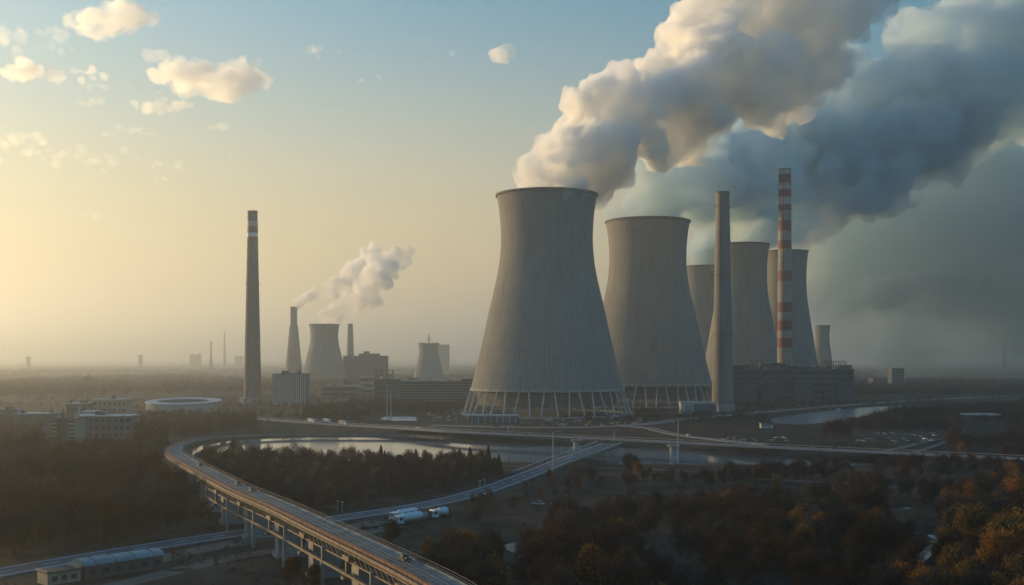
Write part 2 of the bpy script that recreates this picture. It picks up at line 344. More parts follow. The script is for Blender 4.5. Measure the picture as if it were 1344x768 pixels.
# the open river cuts the bank, except under the bridge abutment
for P in POLYS:
    e, _ = seg_dist(X, Y, P, True); ins = inside(X, Y, P); sd = np.where(ins, -e, e)
    sl = 3.0 if P in (SHORE, CHAN) else 1.5
    H = np.where(sd < 0, np.maximum(-2.5, -1.0+sd/sl*.8), np.minimum(H, -1.0+sd/sl*1.6+.15))
H = np.where((Y > 12000), H+vnoise(X, Y, 1800, 9)*35*np.clip((Y-12000)/6000, 0, 1), H)
ny, nx = X.shape
V = np.stack([X.ravel(), Y.ravel(), H.ravel()], 1); idx = np.arange(nx*ny).reshape(ny, nx)
Q = np.stack([idx[:-1, :-1].ravel(), idx[:-1, 1:].ravel(), idx[1:, 1:].ravel(), idx[1:, :-1].ravel()], 1)
def np_mesh(name, V, Q, mats, midx=None, smooth=False, parent=None):
    me = bpy.data.meshes.new(name); me.vertices.add(len(V)); me.vertices.foreach_set('co', V.astype(np.float32).ravel())
    k = Q.shape[1]; me.loops.add(Q.size); me.loops.foreach_set('vertex_index', Q.astype(np.int32).ravel())
    me.polygons.add(len(Q)); me.polygons.foreach_set('loop_start', np.arange(0, Q.size, k, dtype=np.int32))
    for m in mats: me.materials.append(m)
    if midx is not None: me.polygons.foreach_set('material_index', midx.astype(np.int32))
    me.polygons.foreach_set('use_smooth', np.full(len(Q), smooth)); me.update(calc_edges=True)
    o = bpy.data.objects.new(name, me); COL.objects.link(o); o.parent = parent; return o
tag(np_mesh('ground', V, Q, [M['ground']], smooth=True), kind='structure')
def water(name, P, grow_=1.5, m='water'):
    c = sum(P, Vector())/len(P); pts = [(p.x, p.y, -1.0) for p in P]
    # widen slightly so that the bank meets the surface
    mb = MB(); n = len(P); out = []
    for i in range(n):
        a, b = P[i-1], P[(i+1) % n]; t = (b-a); t.z = 0; t.normalize(); nn = Vector((t.y, -t.x, 0)); out.append((P[i].x+nn.x*grow_, P[i].y+nn.y*grow_, -1.0))
    mb.add(out, [tuple(range(n))]); o = mb.build(name, M[m]); 
    if o.data.polygons[0].normal.z < 0: o.data.flip_normals()
    return tag(o, kind='structure')
water('river', SHORE); water('channel', CHAN, 1.5, 'turbid'); water('pond', POND, .6, 'pale_pond'); water('creek', CREEK, .4); water('pool', POOL, .4); water('puddle', PUDD, .3)

# ------------------------------------------------------------------ roads
def road(name, line, w, edge=.8, dashes=True):
    mb = MB(); ribbon(mb, line, -w/2, w/2, -.4, 0); o = tag(mb.build(name, M['asphalt']), kind='structure')
    e = MB(); ribbon(e, line, -w/2-edge, -w/2, -.45, .03); ribbon(e, line, w/2, w/2+edge, -.45, .03); e.build('shoulder', M['shoulder'], o)
    k = MB(); ribbon(k, line, -w/2+.4, -w/2+.65, .004, .02); ribbon(k, line, w/2-.65, w/2-.4, .004, .02)
    if dashes:
        for i in range(0, len(line)-2, 3): ribbon(k, line[i:i+2], -.12, .12, .004, .02)
    k.build('lane_marking', M['marking'], o)
    return o
road('main_road', ROAD, 9.0, .6)
road('highway', HWY, 12, .7).data.materials[0] = M['old_asphalt']
road('plant_road', PLANT, 12, .6).data.materials[0] = M['old_asphalt']
road('slip_road', RAMP, 7, .5, False)
LANE = spline([G(900,625,.25), G(1000,629,.25), G(1100,634,.25), G(1200,641,.25), G(1344,650,.25), G(1420,653,.25)], 5)
for nm, L_, w_ in (('field_track', LANE, 4), ('service_lane', spline([G(1143,596.5,.25), G(1180,588,.25), G(1232,576,.25)], 5), 5), ('service_lane', spline([G(1192,596,.25), G(1215,589,.25), G(1243,579,.25)], 5), 3.5),
                   ('yard_track', spline([G(60,790,.2), G(200,757,.2), G(300,733,.2), G(420,712,.2), G(520,690,.2)], 4), 6.5),
                   ('yard_track', spline([G(190,738,.2), G(260,722,.2), G(340,708,.2), G(420,700,.2), G(500,684,.2)], 4), 8.0),
                   ('bank_track', spline([G(655,612,.2), G(760,613,.2), G(900,618,.2)], 4), 3)):
    mb = MB(); ribbon(mb, L_, -w_/2, w_/2, -.5, 0); tag(mb.build(nm, M['dirt'] if 'track' in nm and nm != 'field_track' else M['asphalt']), kind='structure')

def fence_line(name, line, off, h, label, cat, m, post_every=2, zb=0):
    t = thing(name, label, cat, line[0]); o = line[0]; loc = [p-o for p in line]
    mb = MB(); ribbon(mb, loc, off-.12, off+.12, zb+h-.28, zb+h); mb.build('rail', m, t)
    ps = MB(); fr = frames(loc)
    for i in range(0, len(fr), post_every):
        p, d, n = fr[i]; q = p+n*off; ps.bar(q+Vector((0,0,zb-.1)), q+Vector((0,0,zb+h-.28)), .22)
    tag(ps.build('post_row', m, t), kind='stuff')
    return t
# highway bridge edges
fence_line('guard_rail', HWY[10:], 7.0, 1.1, 'pale guard rail along the river side of the highway', 'guard rail', M['concrete'], 1)
fence_line('guard_rail', HWY[10:], -7.0, 1.0, 'pale guard rail along the plant side of the highway', 'guard rail', M['concrete'], 2)
bridge = ROAD[-34:]
fence_line('bridge_parapet', bridge, 6.9, 1.2, 'pale parapet on the right side of the road bridge over the river', 'parapet', M['pale_concrete'], 1)
fence_line('bridge_parapet', bridge, -6.9, 1.2, 'pale parapet on the left side of the road bridge over the river', 'parapet', M['pale_concrete'], 1)
t = thing('bridge_girder', 'dark steel girder bridge carrying the road across the river', 'bridge', bridge[0]); mb = MB()
ribbon(mb, [p-bridge[0] for p in bridge], -6.2, 6.2, -1.7, -.42); mb.build('girder', M['dark_concrete'], t)
for k in (6, 14, 22, 29):
    p, d, n = frames(bridge)[min(k, len(bridge)-1)]; q = p-bridge[0]; mb = MB()
    for s in (-4, 4): mb = MB(); mb.tube((q.x+n.x*s, q.y+n.y*s, -3.5-bridge[0].z), (q.x+n.x*s, q.y+n.y*s, q.z-1.6), .7, n=10); mb.build('pier', M['concrete'], t)
def round_pier(px, py0, py1, Yd, r, label):
    b = W(px, py1, Yd); top = W(px, py0, Yd).z; t = thing('bridge_pier', label, 'pier', (b.x, Yd, -2)); mb = MB()
    mb.lathe([(0, r*1.25), (1.4, r*1.25), (1.5, r), (top+1.2, r)], 20, cap=True); mb.build('column', M['concrete'], t, True)
    mb = MB(); mb.box((-r*1.5, -r*1.2, top+1.2), (r*1.5, r*1.2, top+2)); mb.build('pier_cap', M['concrete'], t)
round_pier(757, 577, 590, 632, 2.0, 'round pale pier rising from the river left of the road bridge')
round_pier(884, 584, 602, 570, 2.0, 'tall round pale pier at the river bank below the double lamp')

# ------------------------------------------------------------------ viaduct
fr = frames(VIA); O = VIA[0].copy(); loc = [p-O for p in VIA]
vt = thing('railway_viaduct', 'long curving elevated railway viaduct with a pale frosted deck on concrete piers', 'viaduct', O)
mb = MB(); ribbon(mb, loc, -2.9, 2.0, -.35, 0); mb.build('deck', M['deck'], vt)
mb = MB(); ribbon(mb, loc, -4.0, -2.9, -.8, .3); mb.build('rust_girder', M['rust'], vt)
mb = MB(); ribbon(mb, loc, 2.0, 2.4, -.8, .25); mb.build('edge_beam', M['deck'], vt)
mb = MB(); ribbon(mb, loc, -4.9, -4.0, -.7, -.35); ribbon(mb, loc, -5.0, -4.75, -.35, .0); mb.build('walkway', M['brown_steel'], vt)
hi = [i for i, p in enumerate(VIA) if p.z > 7.5]; n_hi = hi[-1]; lh = loc[:n_hi]
mb = MB(); ribbon(mb, lh, -3.9, 2.2, -1.6, -.85); mb.build('box_girder', M['dark_concrete'], vt)
for k, o_ in ((0, -1.7), (1, -.26)):
    mb = MB(); ribbon(mb, loc, o_-.08, o_+.08, .003, .2); mb.build('rail', M['steel'], vt)
# side truss: top and bottom chords with web bars
mb = MB(); ribbon(mb, lh, -5.1, -4.85, -1.1, -.85); ribbon(mb, lh, -5.1, -4.8, -2.9, -2.6); mb.build('truss_chord', M['brown_steel'], vt)
mb = MB(); fh = frames(lh)
for i in range(len(fh)-1):
    p, d, n = fh[i]; q, d2, n2 = fh[i+1]; a = p-n*4.95; b = q-n2*4.95
    mb.bar(a+Vector((0,0,-.9)), a+Vector((0,0,-2.7)), .16)
    mb.bar(a+Vector((0,0,-2.7)), b+Vector((0,0,-.95)), .14); mb.bar(a+Vector((0,0,-2.75)), a+n*5+Vector((0,0,-2.75)), .15)
tag(mb.build('truss_web', M['brown_steel'], vt), kind='stuff')
# lower pipe run hung on brackets
mb = MB(); ribbon(mb, lh, -5.6, -5.1, -5.6, -5.1); ribbon(mb, lh, -5.1, -4.4, -5.5, -5.35); mb.build('pipe_gantry', M['brown_steel'], vt)
mb = MB()
for side in (-5.0, 2.5):
    for i in range(0, len(fr), 1):
        p, d, n = fr[i]; p = p-O
        mb.bar(p+n*side+Vector((0,0,-.3)), p+n*side+Vector((0,0,1.0)), .07)
    ribbon(mb, loc, side-.04, side+.04, .95, 1.03); ribbon(mb, loc, side-.03, side+.03, .45, .51)
tag(mb.build('handrail', M['steel'], vt), kind='stuff')
acc = 0; last = VIA[0]; nxt = 6; thin = False
for i in range(n_hi+6):
    acc += (VIA[i]-last).length; last = VIA[i]
    if acc >= nxt and VIA[i].z > 3.5:
        nxt += 15.5 if VIA[i].z > 8 else 12; p, d, n = fr[i]; q = p-O; rz = math.atan2(n.y, n.x); R = Matrix.Rotation(rz, 3, 'Z'); zb = -O.z-1.2
        def loc_box(mb, a, b):
            v = [Vector((x, y, z)) for x in (a[0], b[0]) for y in (a[1], b[1]) for z in (a[2], b[2])]
            mb.add([R @ Vector((w.x, w.y, 0))+Vector((q.x, q.y, w.z)) for w in v], [(0,1,3,2), (4,6,7,5), (0,4,5,1), (2,3,7,6), (0,2,6,4), (1,5,7,3)])
        top = q.z-1.6
        if not thin:
            mb = MB(); loc_box(mb, (-3.4, -1.9, zb), (-2.2, 1.9, top-1)); loc_box(mb, (2.0, -1.9, zb), (3.2, 1.9, top-1)); loc_box(mb, (-2.2, -1.5, zb), (2.0, 1.5, top-1)); loc_box(mb, (-4.0, -2.6, zb), (3.8, 2.6, zb+2.2))
            pr = mb.build('pier', M['concrete'], vt)
            mb = MB(); loc_box(mb, (-5.6, -2.0, top-1), (3.6, 2.0, top+.02)); loc_box(mb, (-6.3, -.8, top-4.7), (-3.2, .8, top-4.1)); loc_box(mb, (-5.5, -.35, top-4.1), (-5.0, .35, top-1)); mb.build('pier_cap', M['brown_steel'], pr)
        else:
            mb = MB(); loc_box(mb, (-5.9, -.45, zb), (-5.1, .45, top-4)); loc_box(mb, (-5.7, -.25, top-4), (-5.2, .25, top-.8)); loc_box(mb, (1.2, -.4, zb), (2.0, .4, top+.02)); loc_box(mb, (-5.7, -.25, top-.8), (2.0, .25, top-.4)); mb.build('trestle_post', M['concrete'], vt)
        thin = not thin

# small track machines standing on the deck
def trolley(i, label):
    p, d, n = fr[i]; t = thing('track_trolley', label, 'rail trolley', p+n*.2+Vector((0,0,.2)), math.atan2(d.y, d.x), 'trolleys on the viaduct')
    t.scale = (.75, .75, .6)
    mb = MB(); mb.box((-2.2, -1.1, .45), (2.2, 1.1, .75)); mb.build('bed', M['steel'], t)
    mb = MB(); mb.box((-.2, -.8, .75), (1.7, .8, 1.7)); mb.box((-1.9, -.5, .75), (-.7, .5, 1.15)); mb.build('engine_housing', M['steel'], t)
    for x in (-1.5, 1.5):
        for y in (-.95, .95): mb = MB(); mb.tube((x, y-.1, .45), (x, y+.1, .45), .42, n=12); mb.build('wheel', M['black'], t)
def via_at(px):
    return min(range(len(VIA)//2+10), key=lambda i: abs((VIA[i].x/VIA[i].y*F+672)-px))
trolley(via_at(531), 'small dark rail trolley on the nearest stretch of the viaduct deck')
trolley(via_at(313), 'small dark rail trolley on the viaduct deck left of centre, farther of the close pair')
trolley(via_at(329), 'small dark rail trolley on the viaduct deck left of centre, nearer of the close pair')
trolley(via_at(262), 'small dark rail trolley on the viaduct just before the tight bend')

# ------------------------------------------------------------------ cooling towers
PROF = [(23,69.4),(39,65.3),(68.7,58.3),(98.6,51.7),(128.4,44.9),(148.5,42.3),(164.5,41.9),(183,43.1),(199,45.6)]
def smooth_prof(P, n=60):
    sp = spline([(r, 0, z) for z, r in P], 3.0); return [(p.z, p.x) for p in sp]
def shell_mesh(seg=128):
    pr = smooth_prof(PROF); inner = [(z, r-1.0) for z, r in reversed(pr)]; allp = pr+inner+[pr[0]]
    v = []; f = []; uvs = []
    n = len(allp)
    for z, r in allp:
        for i in range(seg+1):
            a = 2*math.pi*i/seg; v.append((r*math.cos(a), r*math.sin(a), z))
    for k in range(n-1):
        for i in range(seg):
            f.append((k*(seg+1)+i, k*(seg+1)+i+1, (k+1)*(seg+1)+i+1, (k+1)*(seg+1)+i))
            for kk, ii in ((k, i), (k, i+1), (k+1, i+1), (k+1, i)): uvs += [ii/seg, (allp[kk][0]-23)/176]
    me = bpy.data.meshes.new('shell'); me.from_pydata(v, [], f); uv = me.uv_layers.new(name='UVMap'); uv.data.foreach_set('uv', uvs)
    me.polygons.foreach_set('use_smooth', [True]*len(f)); me.materials.append(M['shell']); return me
c = W(717.7, 472, 1000); T1 = thing('cooling_tower', 'nearest and widest concrete cooling tower, left of the big group', 'cooling tower', (c.x, 1000, 0), 0, 'cooling towers of the big plant')
o = bpy.data.objects.new('shell', shell_mesh()); COL.objects.link(o); o.parent = T1
mb = MB(); mb.lathe([(198.2,45.6),(198.2,46.6),(200,46.7),(200,44.6),(198.2,44.6)], 128); mb.build('rim', M['dark_concrete'], T1)
mb = MB(); mb.lathe([(22,68.4),(22,70.1),(24.2,69.9),(24.2,68.4)], 128); mb.build('ring_beam', M['concrete'], T1)
mb = MB(); mb.lathe([(-1,78.5),(1.6,78.5),(1.6,73.5),(-1,73.5)], 96); mb.build('basin_wall', M['concrete'], T1)
mb = MB(); mb.lathe([(9,62),(21,64),(21.5,3)], 64); mb.lathe([(-1,73),(.6,73),(.7,2)], 64); mb.build('fill_pack', M['stack_dark'], T1)
NL = 40
for i in range(NL):
    a = 2*math.pi*(i+.5)/NL; da = 2*math.pi/NL*(.10 if i % 2 else -.10)
    mb = MB(); p = (76*math.cos(a-da), 76*math.sin(a-da), 1.5); q = (69.3*math.cos(a+da), 69.3*math.sin(a+da), 22.2)
    mb.tube(p, q, .72, .62, 8); mb.build('leg', M['pale_concrete'], T1)
def tower(px, D, k, kz, label, legs=True, name=None, group=None):
    c = W(px, 472, D); t = dup(T1, (c.x, D, 0), label, .4, (k, k, kz), () if legs else ('leg', 'fill_pack', 'basin_wall'))
    if group: t['group'] = group
    return t
T2 = tower(850, 1200, 1, 1.005, 'second concrete cooling tower standing just right of the widest one')
T3 = tower(924, 1772, .80, 1, 'cooling tower half hidden behind the tall unpainted chimney', False)
T4 = tower(974, 1431, .76, 1, 'cooling tower between the unpainted chimney and the striped chimney', False)
T5 = tower(1031, 1522, .67, 1, 'cooling tower directly behind the striped chimney, right end of the big group', False)
T6 = tower(1079, 2400, .37, .625, 'tiny pale cooling tower in the haze right of the big group', False)
T7 = tower(425.6, 2170, .65, .60, 'pale hazy cooling tower of the small plant beside the stepped chimney', False, group='cooling towers of the small plant')
T8 = tower(563, 2500, .52, .435, 'small stubby cooling tower with a crane mast on its rim, left of the widest tower', False, group='cooling towers of the small plant')
b = W(563, 451, 2500); t = thing('rim_mast', 'thin crane mast standing on the rim of the stubby cooling tower', 'mast', b); mb = MB()
mb.box((-1.2,-1.2,0),(1.2,1.2,14)); mb.box((-.6,-.6,14),(.6,.6,22)); mb.build('mast', M['steel'], t); mb = MB(); mb.box((-7,-.6,8),(7,.6,9)); mb.box((-4,-.6,13),(4,.6,14)); mb.build('cross_arm', M['steel'], t)
for dx in (-20,-13,-8,9,15,20):
    mb = MB(); mb.box((dx-.8,-1,-1),(dx+.8,1,3.5)); mb.build('rim_box', M['steel'], t)

# ------------------------------------------------------------------ chimneys
def chimney(name, label, px, D, top_py, r0, r1, bands, shaft_m, base_r=None, cap=None, n=40):
    c = W(px, top_py, D); Hh = c.z; t = thing(name, label, 'chimney', (c.x, D, 0), 0, 'tall chimneys')
    R = lambda z: r0+(r1-r0)*(z/Hh)**.85
    zs = [-1+(Hh+1)*i/24 for i in range(25)]
    zlow = min([W(px, b1, D).z for b0, b1, m in bands], default=Hh)
    mb = MB(); prof = [(z, R(max(z, 0))) for z in zs if z < zlow-1]+[(zlow, R(zlow))]; mb.lathe(prof, n); mb.build('shaft', shaft_m, t, True)
    for b0, b1, m in bands:
        z1, z0 = W(px, b0, D).z, W(px, b1, D).z; mb = MB(); mb.lathe([(z0+.02, R(z0)-.3), (z0+.02, R(z0)+.06), (z1, R(z1)+.06), (z1, R(z1)-.3)], n); mb.build('band', M[m], t)
    mb = MB(); mb.lathe([(Hh-1.4, r1), (Hh-1.2, r1+.5), (Hh, r1+.5), (Hh, r1-1), (Hh-6, r1-1)], n); mb.build('cap', M['stack_dark'], t)
    for fz in (.35, .62, .93):
        z = Hh*fz; mb = MB(); mb.lathe([(z, R(z)), (z, R(z)+1.0), (z+.25, R(z)+1.0), (z+.25, R(z))], n)
        for i in range(16):
            a = 2*math.pi*i/16; x, y = (R(z)+.95)*math.cos(a), (R(z)+.95)*math.sin(a); mb.bar((x, y, z+.2), (x, y, z+1.3), .1)
        mb.lathe([(z+1.2, R(z)+.9), (z+1.2, R(z)+1.0), (z+1.3, R(z)+1.0), (z+1.3, R(z)+.9)], n); mb.build('platform', M['steel'], t)
    mb = MB(); a = -2.0; mb.bar(((r0+.4)*math.cos(a), (r0+.4)*math.sin(a), 0), ((r1+.6)*math.cos(a), (r1+.6)*math.sin(a), Hh), .5, .3); mb.build('ladder', M['steel'], t)
    if base_r:
        mb = MB(); mb.lathe([(-1, base_r), (7, base_r*.97), (7.2, r0)], 12); mb.build('plinth', M['concrete'], t)
        for i in range(12):
            a = 2*math.pi*i/12; mb = MB(); mb.box((base_r*.95*math.cos(a)-.8, base_r*.95*math.sin(a)-.8, -1), (base_r*.95*math.cos(a)+.8, base_r*.95*math.sin(a)+.8, 6.2)); mb.build('buttress', M['pale_concrete'], t)
    return t
chimney('chimney', 'tall lone grey chimney at left with red and white bands near its top', 331.5, 1242, 277, 10.4, 5.4,
        [(277.6,291,'stack_dark'), (291,297,'bright_white'), (297,306,'red'), (306,311.5,'bright_white'), (311.5,316.5,'red')], M['stack_dark'], 15)
chimney('chimney', 'tall plain unpainted concrete chimney in front of the cooling towers', 948.5, 1060, 252, 10.8, 6.4, [(252.6, 264, 'stack')], M['stack'], 11.5)
sb = [(222,229,'white'),(229,241,'red'),(241,249,'white'),(249,259,'red'),(259,269,'white'),(269,277,'red'),(277,290,'grey_band'),(290,304,'red'),(304,316,'grey_band'),(316,327,'red'),(327,356,'grey_band'),
      (356,369,'red'),(369,397,'grey_band'),(397,410,'red'),(410,421,'grey_band'),(421,434,'red'),(434,444,'grey_band'),(444,456,'red')]
chimney('chimney', 'tallest chimney, striped red and white all the way down, right of the towers', 1030, 1345, 222, 9.6, 7.4, sb, M['grey_band'])
def plain_stack(px, D, prof, label, m='stack'):
    c = W(px, 472, D); t = thing('chimney', label, 'chimney', (c.x, D, 0), 0, 'hazy chimneys of the small plant'); P = [(W(0, py, D).z, (w*D/F)/2) for py, w in prof]
    P = [(0, P[0][1])]+P; mb = MB(); mb.lathe(P, 28); mb.build('shaft', M[m], t, False)
    z, r = P[-1]; mb = MB(); mb.lathe([(z-2.5, r), (z-2.4, r+.5), (z+.3, r+.5), (z+.3, r-1)], 28); mb.build('cap', M['stack_dark'], t)
plain_stack(385.5, 2300, [(480,21),(450,15),(428.5,11.2),(428,9.4),(403,8.8)], 'pale hazy chimney with a step in its side and smoke leaving its top')
plain_stack(459.8, 2600, [(466,9.7),(425,6.4)], 'thin pale chimney without smoke behind the small power block')
plain_stack(294.7, 6500, [(472,3.4),(435,1.3)], 'very thin far chimney barely showing on the left horizon')

# ------------------------------------------------------------------ buildings
def bld(name, label, xl, xr, ytop, ybase, dep, wall='cladding', cat='building', D=None, rows=0, cols=0, roof='roof_dark', gear=0, ribs=0, seed=0, rz=0, band=False, par=.8):
    D = D or 50*F/(ybase-472); k = D/F; w = (xr-xl)*k; h = 50-(ytop-472)*k; cx = ((xl+xr)/2-672)*k
    t = thing(name, label, cat, (cx, D+dep/2, 0), rz); r = random.Random(seed)
    mb = MB(); mb.box((-w/2, -dep/2, -1), (w/2, dep/2, h-par)); mb.build('wall', M[wall], t)
    mb = MB(); mb.box((-w/2-.3, -dep/2-.3, h-par), (w/2+.3, dep/2+.3, h)); mb.build('roof', M[roof], t)
    if rows:
        ch = (h-2)/rows
        for j in range(rows):
            z0 = 1.2+j*ch+ch*.25; z1 = z0+ch*.45
            if cols and not band:
                for i in range(cols):
                    x0 = -w/2+w*(i+.22)/cols; x1 = -w/2+w*(i+.78)/cols; mb = MB(); mb.box((x0, -dep/2-.08, z0), (x1, -dep/2+.3, z1)); mb.build('window', M['glass'], t)
            else:
                mb = MB(); mb.box((-w/2+w*.02, -dep/2-.1, z0), (w/2-w*.02, -dep/2+.3, z1)); mb.build('window_band', M['glass'], t)
    for i in range(ribs):
        x = -w/2+w*(i+.5)/ribs; mb = MB(); mb.box((x-w/ribs*.22, -dep/2-.7, 0), (x+w/ribs*.22, -dep/2+.1, h-par-.1)); mb.build('rib', M['pale_wall'], t)
    for i in range(gear):
        x = r.uniform(-w*.42, w*.42); g = r.uniform(.03, .07)*w+.8; y = r.uniform(-dep*.3, dep*.3); hh = r.uniform(1.2, 3.6); mb = MB(); mb.box((x-g/2, y-1.5, h), (x+g/2, y+1.5, h+hh)); 
        if r.random() < .5: mb.tube((x, y, h+hh), (x, y, h+hh+r.uniform(1.5, 4)), .3, n=6)
        mb.build('roof_unit', M[r.choice(['steel', 'cladding', 'pale_concrete'])], t)
    t['_h'] = h; t['_w'] = w; t['_d'] = dep
    return t
def frame_on(t, x0, x1, h, nx, label_part='roof_frame', dep=10):
    H0 = t['_h']; mb = MB()
    for lv in (.45, 1): 
        mb.box((x0-.6, -dep/2, H0+h*lv-.5), (x1+.6, dep/2, H0+h*lv))
    for i in range(nx+1):
        x = x0+(x1-x0)*i/nx
        for y in (-dep/2+.3, dep/2-.3): mb.box((x-.35, y-.3, H0), (x+.35, y+.3, H0+h))
        if i < nx:
            x2 = x0+(x1-x0)*(i+1)/nx; mb.bar((x, -dep/2, H0), (x2, -dep/2, H0+h*.45), .35); mb.bar((x2, -dep/2, H0+h*.45), (x, -dep/2, H0+h), .35)
    mb.build(label_part, M['steel'], t)
t = bld('tall_block', 'boxy grey block with close vertical ribs beside the lone left chimney', 357.5, 401, 490.5, 532, 26, 'cladding', gear=7, ribs=17, seed=4)
t = bld('power_house', 'long dark power house with roof frames, behind the plain chimney', 956, 1121, 484.5, 528, 40, 'hall', gear=14, rows=5, seed=2)
frame_on(t, t['_w']*.30, t['_w']*.47, 9.5, 4); frame_on(t, -t['_w']*.31, -t['_w']*.21, 11, 3)
for k_ in range(10):
    x = -t['_w']/2+t['_w']*(k_+.5)/10; mb = MB(); mb.box((x-.5, -t['_d']/2-.9, 0), (x+.5, -t['_d']/2+.1, t['_h']-1)); mb.build('buttress', M['hall'], t)
for (a, b_, hh) in ((-.5,-.34,4), (-.22,-.02,6), (.05,.2,3)):
    mb = MB(); mb.box((t['_w']*a, -12, t['_h']), (t['_w']*b_, 12, t['_h']+hh)); mb.build('roof_block', M['hall'], t)
rh = random.Random(31)
for k_ in range(16):
    x = rh.uniform(-.47, .47)*t['_w']; w_ = rh.uniform(1.5, 7); hh = rh.uniform(2, 8)*(1.2 if abs(x) < t['_w']*.2 else .7); mb = MB(); mb.box((x-w_, rh.uniform(-18, -6), t['_h']), (x+w_, rh.uniform(-4, 12), t['_h']+hh)); mb.build('roof_block', M[rh.choice(['hall', 'steel', 'cladding'])], t)
for k_ in range(7):
    x = rh.uniform(-.45, .45)*t['_w']; mb = MB(); mb.tube((x, -16, t['_h']), (x, -16, t['_h']+rh.uniform(5, 12)), .6, n=8); mb.build('vent_pipe', M['steel'], t)
for k_, zz in enumerate((9, 17, 25)):
    mb = MB(); mb.tube((-t['_w']*.5, -22.4-k_*.7, zz), (t['_w']*rh.uniform(.1, .5), -22.4-k_*.7, zz), .7, n=8); mb.build('pipe_run', M['cladding'], t)
for a, b_, hh, dd in ((-.5,-.30,20,12), (-.26,-.12,13,16), (.0,.16,24,9), (.24,.33,12,14), (.36,.5,17,8)):
    mb = MB(); mb.box((t['_w']*a, -20-dd, -1), (t['_w']*b_, -20.95, hh)); mb.build('lean_to', M['hall'], t)
mb = MB(); mb.bar((-t['_w']*.5, -34, 3), (-t['_w']*.2, -21.5, 30), 4, 4); mb.build('conveyor', M['steel'], t)
t = bld('office_block', 'grey office block with a steel frame on its roof, left end of the long hall', 490.5, 523, 497.5, 527, 30, 'cladding', rows=9, roof='cladding', gear=2, seed=8)
frame_on(t, -t['_w']/2+1, t['_w']*.22, 10.5, 3); mb = MB(); mb.box((-t['_w']/2-1.2, -t['_d']/2-.4, 0), (-t['_w']/2+.3, t['_d']/2, t['_h']-1)); mb.build('end_wall', M['tan_wall'], t)
mb = MB(); mb.tube((-2, 0, t['_h']+10), (-2, 0, t['_h']+19), .35, n=6); mb.tube((-6, 0, t['_h']+10), (-6, 0, t['_h']+16), .3, n=6); mb.build('antenna', M['steel'], t)
t = bld('long_hall', 'long grey hall running from the office block towards the widest tower', 523.5, 622, 500.5, 527.5, 44, 'cladding', rows=7, gear=9, seed=9, D=1312)
mb = MB()
for i in range(14):
    x0 = -t['_w']/2+t['_w']*.03+i*t['_w']*.045; x1 = x0+t['_w']*.045; a = math.sin(math.pi*(i+.1)/14.2)*2+.3; b_ = math.sin(math.pi*(i+1.1)/14.2)*2+.3
    mb.add([(x0,-22,t['_h']), (x1,-22,t['_h']), (x1,-22,t['_h']+b_), (x0,-22,t['_h']+a), (x0,6,t['_h']), (x1,6,t['_h']), (x1,6,t['_h']+b_), (x0,6,t['_h']+a)], [(0,1,2,3), (7,6,5,4), (3,2,6,7)])
mb.build('vaulted_roof', M['roof_pale'], t)
mb = MB(); mb.box((t['_w']*.33, -22, t['_h']), (t['_w']*.5, 10, t['_h']+2.8)); mb.build('roof_block', M['roof_dark'], t)
bld('warehouse', 'low tan roofed warehouse right of the ribbed block', 423, 471, 506.3, 524, 30, 'cladding', D=1440, roof='tan_wall', rows=2, gear=1, seed=3)
bld('annex', 'small pale roofed annex at the right end of the warehouse', 468, 477, 508, 524, 16, 'cladding', D=1420, roof='roof_pale')
bld('works_building', 'plain grey works building behind the warehouse', 472, 491, 494, 520, 26, 'tan_wall', D=1560, roof='tan_wall', rows=3)
bld('roof_tank_house', 'small dark housing rising behind the warehouse roof', 451, 460, 498.5, 520, 14, 'hall', D=1500)
t = bld('boiler_house', 'hazy boiler house of the small plant beside its cooling tower', 450.5, 506, 467, 500, 50, 'hall', D=2200, gear=3, seed=5)
mb = MB(); mb.box((-t['_w']*.14, -22, t['_h']), (t['_w']*.3, 22, t['_h']+4.5)); mb.box((-t['_w']*.05, -6, t['_h']+4.5), (t['_w']*.08, 6, t['_h']+9)); mb.build('roof_block', M['hall'], t)
bld('tower_block', 'faint pale tower block behind the stubby cooling tower', 576, 589.5, 452.5, 500, 30, 'cladding', D=4500, gear=3, seed=6, rows=8)
t = bld('water_tower_block', 'small dark tower block alone on the right plain', 1170.5, 1187, 483.5, 503, 24, 'hall', D=2100, gear=3, seed=7, rows=6)
bld('depot', 'low dark depot beside the small tower block on the right plain', 1146, 1170, 496.5, 505, 30, 'hall', D=2150)
bld('depot', 'long low dark depot right of the small tower block', 1188, 1219, 496, 505, 30, 'hall', D=2250)
t = bld('pump_house', 'small white pump house at the foot of the plain chimney', 894.5, 937, 527.5, 546, 14, 'pale_wall', D=1005, roof='roof_pale')
mb = MB(); mb.box((-t['_w']*.12, -8, -.5), (t['_w']*.5+2, -6.9, t['_h']-2)); mb.build('cladding_panel', M['cladding'], t)
for k_ in range(6):
    mb = MB(); x = -t['_w']*.05+k_*t['_w']*.09; mb.box((x, -8.3, 0), (x+t['_w']*.045, -7.9, 3.4)); mb.build('door', M['black'], t)
mb = MB(); mb.box((-t['_w']*.36, -7.2, 3), (-t['_w']*.33, -6.95, 8)); mb.box((-t['_w']*.24, -7.2, 3), (-t['_w']*.22, -6.95, 7)); mb.build('window', M['glass'], t)
t = bld('basin_house', 'low flat grey basin building at the left foot of the widest tower', 615.5, 681, 545, 557, 14, 'cladding', D=868, roof='roof_pale', par=.9)
for k_ in range(8):
    mb = MB(); x = -t['_w']/2+t['_w']*(k_+.5)/8; mb.box((x-.3, -7.5, -.5), (x+.3, -6.9, t['_h']-.95)); mb.build('pilaster', M['pale_concrete'], t)
